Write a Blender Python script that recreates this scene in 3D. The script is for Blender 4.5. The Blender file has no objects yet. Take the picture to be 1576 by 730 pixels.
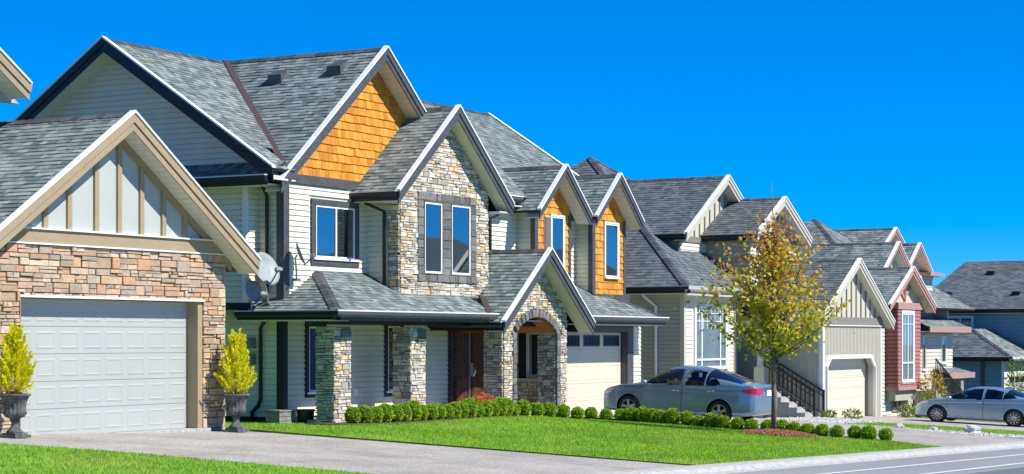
import bpy, math, random
import numpy as np
from mathutils import Vector, Matrix
R = math.radians
sc = bpy.context.scene
COL = sc.collection
rng = random.Random(7)

# ------------------------------------------------------------------ camera, sky, sun, exposure
# X runs along the street, Y runs from the street into the lots, Z is up
AZ = 29.5
cam = bpy.data.cameras.new('camera'); cam_o = bpy.data.objects.new('camera', cam); COL.objects.link(cam_o)
cam.sensor_width = 36; cam.lens = 36 * 3031 / 1576; cam.shift_y = 157 / 1576
cam.clip_start = .1; cam.clip_end = 4000
cam_o.location = (0, 0, 1.73)
cam_o.rotation_euler = (R(90), 0, R(AZ - 90))
sc.camera = cam_o
SUN_EL, SUN_AZ = 47, 10          # azimuth off the facade normal (-Y), towards +X
w = bpy.data.worlds.new('World'); sc.world = w; w.use_nodes = True
nt = w.node_tree; bg = nt.nodes['Background']
sky = nt.nodes.new('ShaderNodeTexSky'); sky.sky_type = 'NISHITA'; sky.sun_disc = False
sky.sun_elevation = R(SUN_EL); sky.sun_rotation = R(180 - SUN_AZ)
sky.air_density = .8; sky.dust_density = 0.0; sky.ozone_density = 10.0; sky.altitude = 2500
hs = nt.nodes.new('ShaderNodeHueSaturation'); hs.inputs['Saturation'].default_value = 1.3; hs.inputs['Value'].default_value = 1.0
tcw = nt.nodes.new('ShaderNodeTexCoord'); vup = nt.nodes.new('ShaderNodeVectorMath'); vup.operation = 'ADD'; vup.inputs[1].default_value = (0, 0, .04)
nt.links.new(tcw.outputs['Generated'], vup.inputs[0]); nt.links.new(vup.outputs[0], sky.inputs[0])
nt.links.new(sky.outputs[0], hs.inputs['Color']); nt.links.new(hs.outputs[0], bg.inputs['Color'])
bg.inputs['Strength'].default_value = .135
sun = bpy.data.lights.new('sun', 'SUN'); sun.energy = 4.6; sun.angle = R(.5); sun.color = (1, .955, .88)
sun_o = bpy.data.objects.new('sun', sun); COL.objects.link(sun_o)
sd = Vector((math.sin(R(SUN_AZ)) * math.cos(R(SUN_EL)), -math.cos(R(SUN_AZ)) * math.cos(R(SUN_EL)), math.sin(R(SUN_EL))))
sun_o.rotation_euler = sd.to_track_quat('Z', 'Y').to_euler(); sun_o.location = (30, -20, 40)
vs = sc.view_settings; vs.view_transform = 'Standard'; vs.look = 'None'; vs.exposure = .6; vs.gamma = 1; vs.use_curve_mapping = False

# ------------------------------------------------------------------ materials
def mat(name, cols, rough=.8, rnd=False, noise=None, bump=None, metal=0, ior=1.45, hgrad=None, const=False, coat=0, alpha_mix=None, streak=None, transl=0, patch=None):
    """cols: list of base colours picked per piece; noise=(scale, amount); bump=(scale, strength)"""
    m = bpy.data.materials.new(name); m.use_nodes = True
    t = m.node_tree; N = t.nodes; L = t.links; b = N['Principled BSDF']
    b.inputs['Roughness'].default_value = rough; b.inputs['Metallic'].default_value = metal; b.inputs['IOR'].default_value = ior
    b.inputs['Coat Weight'].default_value = coat; b.inputs['Coat Roughness'].default_value = .05
    tc = N.new('ShaderNodeTexCoord')
    if not isinstance(cols[0], (tuple, list)): cols = [cols]
    out = None
    if len(cols) > 1:
        r = N.new('ShaderNodeValToRGB'); r.color_ramp.interpolation = 'CONSTANT' if const else 'LINEAR'
        el = r.color_ramp.elements
        while len(el) < len(cols): el.new(.5)
        for i, c in enumerate(cols):
            el[i].position = i / len(cols) if const else i / (len(cols) - 1)
            el[i].color = (*c, 1)
        if rnd:
            oi = N.new('ShaderNodeObjectInfo'); ge = N.new('ShaderNodeNewGeometry')
            a = N.new('ShaderNodeMath'); a.operation = 'ADD'; f = N.new('ShaderNodeMath'); f.operation = 'FRACT'
            L.new(oi.outputs['Random'], a.inputs[0]); L.new(ge.outputs['Random Per Island'], a.inputs[1]); L.new(a.outputs[0], f.inputs[0])
            fac = f.outputs[0]
            if hgrad:      # colour also drifts with the leaf's height on the plant
                sx = N.new('ShaderNodeSeparateXYZ'); L.new(tc.outputs['Object'], sx.inputs[0])
                mr = N.new('ShaderNodeMapRange'); mr.inputs[1].default_value = hgrad[0]; mr.inputs[2].default_value = hgrad[1]
                L.new(sx.outputs[2], mr.inputs[0])
                mx = N.new('ShaderNodeMath'); mx.operation = 'MULTIPLY_ADD'; mx.inputs[1].default_value = .5
                L.new(f.outputs[0], mx.inputs[0])
                h2 = N.new('ShaderNodeMath'); h2.operation = 'MULTIPLY'; h2.inputs[1].default_value = .5
                L.new(mr.outputs[0], h2.inputs[0]); L.new(h2.outputs[0], mx.inputs[2]); fac = mx.outputs[0]
            L.new(fac, r.inputs[0])
        else:
            nz = N.new('ShaderNodeTexNoise'); nz.inputs['Scale'].default_value = noise[0] if noise else 3; nz.inputs['Detail'].default_value = 6
            nz.inputs['Roughness'].default_value = .7
            mr = N.new('ShaderNodeMapRange'); mr.inputs[1].default_value = .3; mr.inputs[2].default_value = .7
            L.new(tc.outputs['Object'], nz.inputs[0]); L.new(nz.outputs[0], mr.inputs[0]); L.new(mr.outputs[0], r.inputs[0])
        out = r.outputs[0]
    else:
        c = N.new('ShaderNodeRGB'); c.outputs[0].default_value = (*cols[0], 1); out = c.outputs[0]
    for (s, amt, stretch) in ([(noise[0], noise[1], (1, 1, 1))] if noise else []) + ([streak] if streak else []):
        mp = N.new('ShaderNodeMapping'); mp.inputs['Scale'].default_value = stretch
        nz = N.new('ShaderNodeTexNoise'); nz.inputs['Scale'].default_value = s; nz.inputs['Detail'].default_value = 8; nz.inputs['Roughness'].default_value = .65
        L.new(tc.outputs['Object'], mp.inputs[0]); L.new(mp.outputs[0], nz.inputs[0])
        mr = N.new('ShaderNodeMapRange'); mr.inputs[1].default_value = .25; mr.inputs[2].default_value = .75
        mr.inputs[3].default_value = 1 - amt; mr.inputs[4].default_value = 1 + amt * .6
        L.new(nz.outputs[0], mr.inputs[0])
        mu = N.new('ShaderNodeMix'); mu.data_type = 'RGBA'; mu.blend_type = 'MULTIPLY'; mu.inputs[0].default_value = 1
        L.new(out, mu.inputs[6]); L.new(mr.outputs[0], mu.inputs[7]); out = mu.outputs[2]
    if patch:      # irregular dry patches: (colour, scale, amount)
        nz = N.new('ShaderNodeTexNoise'); nz.inputs['Scale'].default_value = patch[1]; nz.inputs['Detail'].default_value = 5; nz.inputs['Roughness'].default_value = .7
        mr = N.new('ShaderNodeMapRange'); mr.inputs[1].default_value = .5; mr.inputs[2].default_value = .72; mr.inputs[4].default_value = patch[2]
        L.new(tc.outputs['Object'], nz.inputs[0]); L.new(nz.outputs[0], mr.inputs[0])
        mu = N.new('ShaderNodeMix'); mu.data_type = 'RGBA'; mu.inputs[7].default_value = (*patch[0], 1)
        L.new(mr.outputs[0], mu.inputs[0]); L.new(out, mu.inputs[6]); out = mu.outputs[2]
    L.new(out, b.inputs['Base Color'])
    if bump:
        nz = N.new('ShaderNodeTexNoise'); nz.inputs['Scale'].default_value = bump[0]; nz.inputs['Detail'].default_value = 6
        L.new(tc.outputs['Object'], nz.inputs[0])
        bp = N.new('ShaderNodeBump'); bp.inputs['Strength'].default_value = bump[1]; bp.inputs['Distance'].default_value = .02
        L.new(nz.outputs[0], bp.inputs['Height']); L.new(bp.outputs[0], b.inputs['Normal'])
    if transl:
        tr = N.new('ShaderNodeBsdfTranslucent'); L.new(out, tr.inputs['Color'])
        ms = N.new('ShaderNodeMixShader'); ms.inputs[0].default_value = transl
        L.new(b.outputs[0], ms.inputs[1]); L.new(tr.outputs[0], ms.inputs[2]); L.new(ms.outputs[0], N['Material Output'].inputs[0])
    if alpha_mix is not None:     # thin pane: tinted see-through plus mirror reflection
        tr = N.new('ShaderNodeBsdfTransparent'); tr.inputs[0].default_value = (*alpha_mix, 1)
        gl = N.new('ShaderNodeBsdfGlossy'); gl.inputs['Roughness'].default_value = .015
        lw = N.new('ShaderNodeLayerWeight'); po = N.new('ShaderNodeMath'); po.operation = 'POWER'; po.inputs[1].default_value = 4
        fr = N.new('ShaderNodeMath'); fr.operation = 'MULTIPLY_ADD'; fr.inputs[1].default_value = .7; fr.inputs[2].default_value = ((ior - 1) / (ior + 1)) ** 2 * 1.6
        L.new(lw.outputs['Facing'], po.inputs[0]); L.new(po.outputs[0], fr.inputs[0])
        ms = N.new('ShaderNodeMixShader'); L.new(fr.outputs[0], ms.inputs[0]); L.new(tr.outputs[0], ms.inputs[1]); L.new(gl.outputs[0], ms.inputs[2])
        L.new(ms.outputs[0], N['Material Output'].inputs[0])
    return m

G3 = lambda v: (v, v, v)
MT = dict(
    lawn=mat('lawn_soil', [(.07, .19, .008), (.13, .30, .012), (.19, .36, .02)], .95, noise=(6, .3), bump=(60, .8), patch=((.3, .3, .08), .55, .6)),
    blade=mat('grass_blade', [(.13, .32, .006), (.23, .48, .01), (.32, .58, .02), (.46, .60, .06)], .7, rnd=True, noise=(.9, .42), streak=(.28, .25, (1, 1, 1)), transl=.25, patch=((.42, .46, .08), .55, .6)),
    ground=mat('rough_ground', [(.05, .10, .02), (.09, .13, .03), (.14, .13, .06)], .95, noise=(2, .3), bump=(20, .5)),
    aggregate=mat('exposed_aggregate', [(.27, .25, .225), (.40, .375, .335), (.52, .49, .44)], .9, noise=(22, .32), bump=(60, .6), streak=(.5, .3, (1, 1, 1)), patch=((.17, .16, .145), 1.1, .55)),
    asphalt=mat('asphalt', [(.21, .215, .22), (.29, .295, .30)], .9, noise=(30, .2), bump=(80, .4), streak=(.35, .18, (.3, 1, 1))),
    asphalt_new=mat('asphalt_dark', [(.10, .115, .13), (.16, .175, .19)], .85, noise=(30, .2), bump=(80, .4), streak=(.4, .15, (.3, 1, 1))),
    concrete=mat('kerb_concrete', [(.34, .335, .32), (.46, .45, .43)], .85, noise=(8, .2), bump=(50, .3)),
    paint=mat('road_paint', [(.55, .55, .55), (.75, .75, .74)], .7, noise=(15, .3)),
    gravel=mat('pale_gravel', [(.3, .29, .28), (.55, .54, .52), (.72, .71, .69)], .9, rnd=True, noise=(9, .2)),
    rock=mat('pale_rock', [(.38, .38, .38), (.6, .6, .58)], .9, noise=(5, .3), bump=(12, .6)),
    mulch=mat('bark_mulch', [(.10, .04, .02), (.22, .09, .045), (.32, .15, .09)], .95, rnd=True, noise=(8, .2)),
    soil=mat('bed_soil', [(.06, .04, .028), (.12, .085, .06)], .95, noise=(10, .3), bump=(30, .6)),
    shingle=mat('asphalt_shingle', [(.105, .135, .132), (.145, .178, .172), (.185, .22, .212), (.23, .268, .256), (.30, .335, .318)], .95, rnd=True, noise=(45, .3), bump=(90, .4), streak=(.5, .14, (1, 1, 1))),
    shingle_dk=mat('dark_shingle', [(.075, .092, .104), (.10, .12, .132), (.13, .15, .162), (.165, .185, .195)], .95, rnd=True, noise=(40, .3), bump=(80, .4)),
    roof_deck=mat('roof_underlay', G3(.03), .95, noise=(10, .2)),
    cap=mat('ridge_cap_shingle', [(.04, .045, .05), (.075, .08, .085), (.11, .115, .115)], .95, rnd=True, noise=(40, .3)),
    valley=mat('valley_metal', (.07, .045, .04), .6, noise=(8, .3)),
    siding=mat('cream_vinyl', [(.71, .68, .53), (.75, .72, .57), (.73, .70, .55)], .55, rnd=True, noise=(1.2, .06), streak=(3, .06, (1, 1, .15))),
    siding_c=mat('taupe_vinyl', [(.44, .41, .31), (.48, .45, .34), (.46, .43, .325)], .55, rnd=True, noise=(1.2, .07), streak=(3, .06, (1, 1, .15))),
    siding_e=mat('ivory_vinyl', [(.62, .57, .46), (.66, .6, .5)], .55, rnd=True, noise=(1.2, .07)),
    siding_f=mat('shade_blue_vinyl', [(.2, .29, .335), (.22, .31, .36)], .6, rnd=True, noise=(1.2, .08)),  # blue of the shade put into the base colour
    white=mat('white_trim', (.78, .78, .76), .5, noise=(4, .06)),
    soffit=mat('soffit_vinyl', (.68, .66, .58), .6, noise=(3, .06)),
    trim_b=mat('charcoal_trim', (.085, .087, .092), .5, noise=(14, .45), streak=(5, .25, (1, 1, 1))),
    black=mat('black_metal', (.012, .012, .014), .4, noise=(6, .2)),
    drip=mat('drip_edge_metal', (.62, .64, .66), .35, noise=(6, .1), metal=.3),
    trim_a=mat('tan_trim', (.35, .275, .165), .6, noise=(5, .12)),
    panel_a=mat('pale_panel', (.43, .445, .415), .6, noise=(2, .06)),
    trim_c=mat('grey_taupe_trim', (.23, .21, .18), .6, noise=(5, .12)),
    pale_c=mat('pale_stone_trim', (.50, .47, .385), .6, noise=(5, .08)),
    panel_c=mat('cream_panel', (.55, .52, .41), .6, noise=(2, .06)),
    red=mat('brick_red_trim', [(.36, .13, .115), (.42, .165, .145)], .6, rnd=True, noise=(4, .15)),
    pink=mat('rose_trim', (.43, .25, .22), .6, noise=(4, .12)),
    cedar=mat('cedar_shingle', [(.48, .17, .012), (.58, .23, .016), (.66, .29, .025), (.70, .33, .035), (.52, .20, .015)], .75, rnd=True, noise=(2.5, .12), streak=(14, .2, (3, 3, .2))),
    stone_a=mat('pink_tan_stone', [(.47, .33, .21), (.53, .38, .25), (.41, .29, .18), (.52, .30, .17), (.57, .44, .29), (.34, .28, .20), (.49, .38, .27), (.60, .48, .34), (.40, .32, .25), (.55, .37, .21), (.46, .36, .26), (.52, .37, .26)], .9, rnd=True, noise=(9, .25), bump=(25, .8), const=True),
    stone_b=mat('grey_gold_stone', [(.64, .58, .45), (.54, .50, .41), (.70, .64, .51), (.40, .37, .32), (.62, .48, .28), (.73, .68, .57), (.48, .44, .38), (.62, .57, .48), (.60, .41, .2), (.3, .28, .26), (.67, .62, .52), (.58, .55, .48)], .9, rnd=True, noise=(12, .28), bump=(30, .9), const=True),
    stone_dark=mat('slate_surround', [(.12, .115, .11), (.18, .175, .165), (.25, .245, .23), (.15, .145, .14)], .85, rnd=True, noise=(22, .75), bump=(30, .9)),
    mortar=mat('mortar', (.2, .18, .155), .95, noise=(15, .3)),
    mortar_a=mat('mortar_tan', (.2, .155, .12), .95, noise=(15, .3)),
    door_a=mat('pale_garage_door', (.40, .415, .385), .5, noise=(2, .05)),
    door_b=mat('cream_garage_door', (.66, .61, .46), .5, noise=(2, .05)),
    wood=mat('dark_wood', [(.085, .032, .016), (.14, .055, .026)], .4, noise=(4, .3), streak=(10, .4, (3, 3, .2))),
    ceiling=mat('cedar_ceiling', (.5, .2, .06), .6, noise=(6, .25)),
    steel=mat('brushed_steel', (.6, .6, .6), .3, metal=.9),
    glass=mat('window_glass', (.012, .02, .024), .02, ior=3.2),
    pane=mat('clear_pane', (.1, .1, .1), .02, ior=1.8, alpha_mix=(.75, .82, .85)),
    curtain=mat('white_curtain', (.72, .74, .74), .8, noise=(6, .1)),
    blind=mat('blind_slat', (.45, .42, .38), .6, noise=(6, .1)),
    urn=mat('weathered_urn', [(.05, .053, .054), (.10, .103, .102), (.17, .17, .165)], .8, noise=(9, .35), bump=(20, .5)),
    cypress=mat('lemon_cypress', [(.56, .56, .008), (.76, .74, .01), (.88, .84, .015), (.9, .86, .04)], .7, rnd=True, transl=.4),
    dry=mat('dry_needles', [(.3, .12, .03), (.45, .25, .08)], .9, rnd=True),
    box=mat('boxwood_leaf', [(.15, .30, .006), (.26, .45, .008), (.37, .55, .012), (.5, .64, .03)], .6, rnd=True, transl=.25),
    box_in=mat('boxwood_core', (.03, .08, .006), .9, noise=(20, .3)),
    bark=mat('young_bark', [(.12, .09, .07), (.24, .2, .16)], .9, noise=(14, .35), bump=(30, .7)),
    maple=mat('maple_leaf', [(.22, .34, .010), (.34, .46, .012), (.50, .56, .016), (.62, .58, .03), (.66, .44, .06), (.62, .30, .07), (.52, .26, .16), (.6, .42, .28)], .6, rnd=True, hgrad=(1.4, 5.9), transl=.45),
    shrub=mat('shrub_leaf', [(.06, .14, .01), (.18, .26, .02), (.36, .38, .05)], .6, rnd=True, transl=.25),
    yshrub=mat('yellow_shrub_leaf', [(.3, .32, .03), (.5, .4, .05), (.55, .35, .08)], .6, rnd=True, transl=.25),
    flower=mat('orange_flower', [(.75, .16, .02), (.8, .25, .05), (.65, .12, .02)], .6, rnd=True, transl=.2),
    dish=mat('dish_grey', (.27, .30, .31), .5, noise=(5, .08)),
    paint1=mat('silver_blue_paint', (.23, .34, .45), .24, metal=.5, coat=.8),
    paint2=mat('pale_blue_paint', (.30, .42, .51), .26, metal=.5, coat=.8),
    carglass=mat('tinted_car_glass', (.02, .02, .02), .02, ior=1.6, alpha_mix=(.30, .36, .38)),
    backlight=mat('rear_window_glass', (.006, .01, .02), .02, ior=1.9),
    rubber=mat('tyre_rubber', (.018, .018, .018), .8),
    alloy=mat('alloy_rim', (.55, .56, .57), .3, metal=.8),
    chrome=mat('chrome', (.75, .75, .76), .12, metal=1),
    tail=mat('tail_lamp_red', (.5, .008, .012), .15, coat=.8),
    lampwhite=mat('lamp_clear', (.75, .75, .75), .15, coat=.8),
    amber=mat('amber_lamp', (.75, .2, .02), .2, coat=.6),
    interior=mat('car_interior', (.03, .03, .032), .9),
    plate=mat('plate_white', (.7, .72, .75), .5),
    carpaint_dark=mat('dark_plastic', (.015, .015, .016), .5),
    bin=mat('black_plastic', (.02, .02, .022), .5, noise=(5, .2)),
    plank=mat('grey_plank', [(.17, .16, .15), (.27, .26, .24)], .9, noise=(6, .25)),
    darkfill=mat('shade_room', (.02, .022, .025), .9),
)

# ------------------------------------------------------------------ mesh helpers
class MB:
    def __init__(s): s.v = []; s.f = []
    def add(s, v, f):
        o = len(s.v); s.v += [tuple(p) for p in v]; s.f += [tuple(i + o for i in q) for q in f]; return s
    def box(s, x0, x1, y0, y1, z0, z1):
        v = [(x, y, z) for z in (z0, z1) for y in (y0, y1) for x in (x0, x1)]
        return s.add(v, [(0, 2, 3, 1), (4, 5, 7, 6), (0, 1, 5, 4), (2, 6, 7, 3), (0, 4, 6, 2), (1, 3, 7, 5)])
    def tube(s, pts, r, n=8, cap=True):
        pts = [Vector(p) for p in pts]; k = len(pts)
        rs = r if isinstance(r, (list, tuple)) else [r] * k
        V = []; F = []
        ref = None
        for i, p in enumerate(pts):
            d = (pts[min(i + 1, k - 1)] - pts[max(i - 1, 0)]).normalized()
            if ref is None: ref = Vector((0, 0, 1)) if abs(d.z) < .9 else Vector((1, 0, 0))
            a = d.cross(ref).normalized(); b = a.cross(d).normalized(); ref = b
            for j in range(n):
                t = 2 * math.pi * j / n; V.append(p + (a * math.cos(t) + b * math.sin(t)) * rs[i])
        for i in range(k - 1):
            for j in range(n):
                F.append((i * n + j, i * n + (j + 1) % n, (i + 1) * n + (j + 1) % n, (i + 1) * n + j))
        if cap: F.append(tuple(range(n - 1, -1, -1))); F.append(tuple((k - 1) * n + j for j in range(n)))
        return s.add(V, F)
    def bar(s, a, b, wx, wz):
        """rectangular bar between two points"""
        a = Vector(a); b = Vector(b); d = (b - a).normalized()
        u = d.cross(Vector((0, 0, 1))) if abs(d.z) < .99 else Vector((1, 0, 0)); u.normalize(); n = u.cross(d).normalized()
        V = []
        for p in (a, b):
            for (i, j) in ((-1, -1), (1, -1), (1, 1), (-1, 1)): V.append(p + u * (i * wx / 2) + n * (j * wz / 2))
        return s.add(V, [(0, 1, 5, 4), (1, 2, 6, 5), (2, 3, 7, 6), (3, 0, 4, 7), (3, 2, 1, 0), (4, 5, 6, 7)])
    def lathe(s, prof, c=(0, 0, 0), n=24, flute=None):
        V = []; F = []
        for (r, z, *fl) in prof:
            for j in range(n):
                t = 2 * math.pi * j / n
                rr = r * (1 + (fl[0] * math.cos(flute * t) if fl and flute else 0))
                V.append((c[0] + rr * math.cos(t), c[1] + rr * math.sin(t), c[2] + z))
        for i in range(len(prof) - 1):
            for j in range(n): F.append((i * n + j, i * n + (j + 1) % n, (i + 1) * n + (j + 1) % n, (i + 1) * n + j))
        F.append(tuple(range(n - 1, -1, -1))); F.append(tuple((len(prof) - 1) * n + j for j in range(n)))
        return s.add(V, F)

def mesh(name, v, f, m=None, smooth=False):
    me = bpy.data.meshes.new(name); me.from_pydata([tuple(p) for p in v], [], f); me.update()
    if m: me.materials.append(MT[m] if isinstance(m, str) else m)
    if smooth: me.polygons.foreach_set('use_smooth', [True] * len(me.polygons))
    return me
def fastmesh(name, V, tri_or_quad, m, smooth=False):
    """numpy mesh: V (n,3), faces (k,3|4)"""
    me = bpy.data.meshes.new(name); F = np.asarray(tri_or_quad, dtype=np.int32); k, c = F.shape
    me.vertices.add(len(V)); me.vertices.foreach_set('co', np.asarray(V, dtype=np.float32).ravel())
    me.loops.add(k * c); me.loops.foreach_set('vertex_index', F.ravel())
    me.polygons.add(k); me.polygons.foreach_set('loop_start', np.arange(0, k * c, c, dtype=np.int32))
    if smooth: me.polygons.foreach_set('use_smooth', np.ones(k, dtype=bool))
    me.update(calc_edges=True); me.validate()
    me.materials.append(MT[m]); return me
def tag(o, label=None, cat=None, group=None, kind=None):
    if label: o['label'] = label
    if cat: o['category'] = cat
    if group: o['group'] = group
    if kind: o['kind'] = kind
    return o
def link(name, data, parent=None, **k):
    o = bpy.data.objects.new(name, data); COL.objects.link(o)
    if parent is not None:
        o.parent = parent
        if parent.type == 'EMPTY' and not parent.get('_local'): o.matrix_parent_inverse = Matrix.Translation(-parent.location)
    return tag(o, **k)
def ob(name, mb, m, parent=None, smooth=False, **k):
    return link(name, mesh(name, mb.v, mb.f, m, smooth), parent, **k)
def thing(name, loc, label, cat, group=None, local=False):
    o = bpy.data.objects.new(name, None); COL.objects.link(o); o.location = loc; o.empty_display_size = .3
    if local: o['_local'] = 1
    return tag(o, label, cat, group)
def copy_tree(o, parent=None):
    c = o.copy(); COL.objects.link(c)
    if parent is not None: c.parent = parent
    for ch in o.children: copy_tree(ch, c)
    return c
ORD = ['first', 'second', 'third', 'fourth', 'fifth', 'sixth', 'seventh', 'eighth', 'ninth', 'tenth', 'eleventh', 'twelfth', 'thirteenth', 'fourteenth', 'fifteenth', 'sixteenth', 'seventeenth', 'eighteenth', 'nineteenth', 'twentieth', 'twenty-first', 'twenty-second', 'twenty-third', 'twenty-fourth', 'twenty-fifth', 'twenty-sixth']

# ------------------------------------------------------------------ planar pieces on walls and roofs
class Fr:
    def __init__(s, O, U, V): s.O = Vector(O); s.U = Vector(U).normalized(); s.V = Vector(V).normalized(); s.N = s.U.cross(s.V)
    def p(s, u, v, d=0): q = s.O + s.U * u + s.V * v + s.N * d; return (q.x, q.y, q.z)
    def uv(s, P): q = Vector(P) - s.O; return (q.dot(s.U), q.dot(s.V))
def front(Y): return Fr((0, Y, 0), (1, 0, 0), (0, 0, 1))        # faces the street, u = X, v = Z
def left(X): return Fr((X, 0, 0), (0, -1, 0), (0, 0, 1))        # faces back along the street, u = -Y
def right(X): return Fr((X, 0, 0), (0, 1, 0), (0, 0, 1))        # u = Y
def rect(u0, u1, v0, v1): return [(u0, v0), (u1, v0), (u1, v1), (u0, v1)]
def clip(poly, a, b):
    """keep the side left of a->b"""
    out = []; n = len(poly)
    sgn = lambda p: (b[0] - a[0]) * (p[1] - a[1]) - (b[1] - a[1]) * (p[0] - a[0])
    for i in range(n):
        p, q = poly[i], poly[(i + 1) % n]; sp, sq = sgn(p), sgn(q)
        if sp >= 0: out.append(p)
        if (sp > 0 and sq < 0) or (sp < 0 and sq > 0):
            t = sp / (sp - sq); out.append((p[0] + (q[0] - p[0]) * t, p[1] + (q[1] - p[1]) * t))
    return out
def clip_to(poly, conv):
    for i in range(len(conv)):
        poly = clip(poly, conv[i], conv[(i + 1) % len(conv)])
        if len(poly) < 3: return []
    return poly
def area(p): return .5 * abs(sum(p[i][0] * p[(i + 1) % len(p)][1] - p[(i + 1) % len(p)][0] * p[i][1] for i in range(len(p))))
def ccw(p):
    a = sum(p[i][0] * p[(i + 1) % len(p)][1] - p[(i + 1) % len(p)][0] * p[i][1] for i in range(len(p)))
    return p if a > 0 else p[::-1]
def prism(fr, poly, d0, d1):
    """closed prism; d1 may be a function of (u, v)"""
    n = len(poly); V = [fr.p(u, v, d0) for u, v in poly] + [fr.p(u, v, d1(u, v) if callable(d1) else d1) for u, v in poly]
    F = [tuple(range(n - 1, -1, -1)), tuple(range(n, 2 * n))] + [(i, (i + 1) % n, n + (i + 1) % n, n + i) for i in range(n)]
    return V, F
def stone_piece(fr, poly, d0, d1, bev=.012, jit=.006):
    n = len(poly); cx = sum(p[0] for p in poly) / n; cy = sum(p[1] for p in poly) / n
    V = [fr.p(u, v, d0) for u, v in poly]
    for (u, v) in poly: V.append(fr.p(u, v, d1 - bev * .8 + rng.uniform(-jit, jit) * .5))
    for (u, v) in poly:
        L = math.hypot(cx - u, cy - v) or 1; t = min(.35, bev * 1.5 / L)
        V.append(fr.p(u + (cx - u) * t, v + (cy - v) * t, d1 + rng.uniform(-jit, jit)))
    F = []
    for k in (0, 1): F += [(k * n + i, k * n + (i + 1) % n, (k + 1) * n + (i + 1) % n, (k + 1) * n + i) for i in range(n)]
    F.append(tuple(range(2 * n, 3 * n)))
    return V, F
def cut_holes(poly, holes, keep_u=True):
    """trim a small piece at rectangular holes, keeping its largest remainder"""
    for (u0, u1, v0, v1) in holes:
        if len(poly) < 3: return []
        us = [p[0] for p in poly]; vs_ = [p[1] for p in poly]
        if max(us) <= u0 or min(us) >= u1 or max(vs_) <= v0 or min(vs_) >= v1: continue
        c = [clip(poly, (u0, 0), (u0, 1)), clip(poly, (u1, 1), (u1, 0)), clip(poly, (1, v0), (0, v0))[::1], clip(poly, (0, v1), (1, v1))]
        c = [ccw(q) if len(q) > 2 else [] for q in c]
        poly = max(c, key=lambda q: area(q) if len(q) > 2 else 0)
        if len(poly) < 3 or area(poly) < .0006: return []
    return poly

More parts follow.
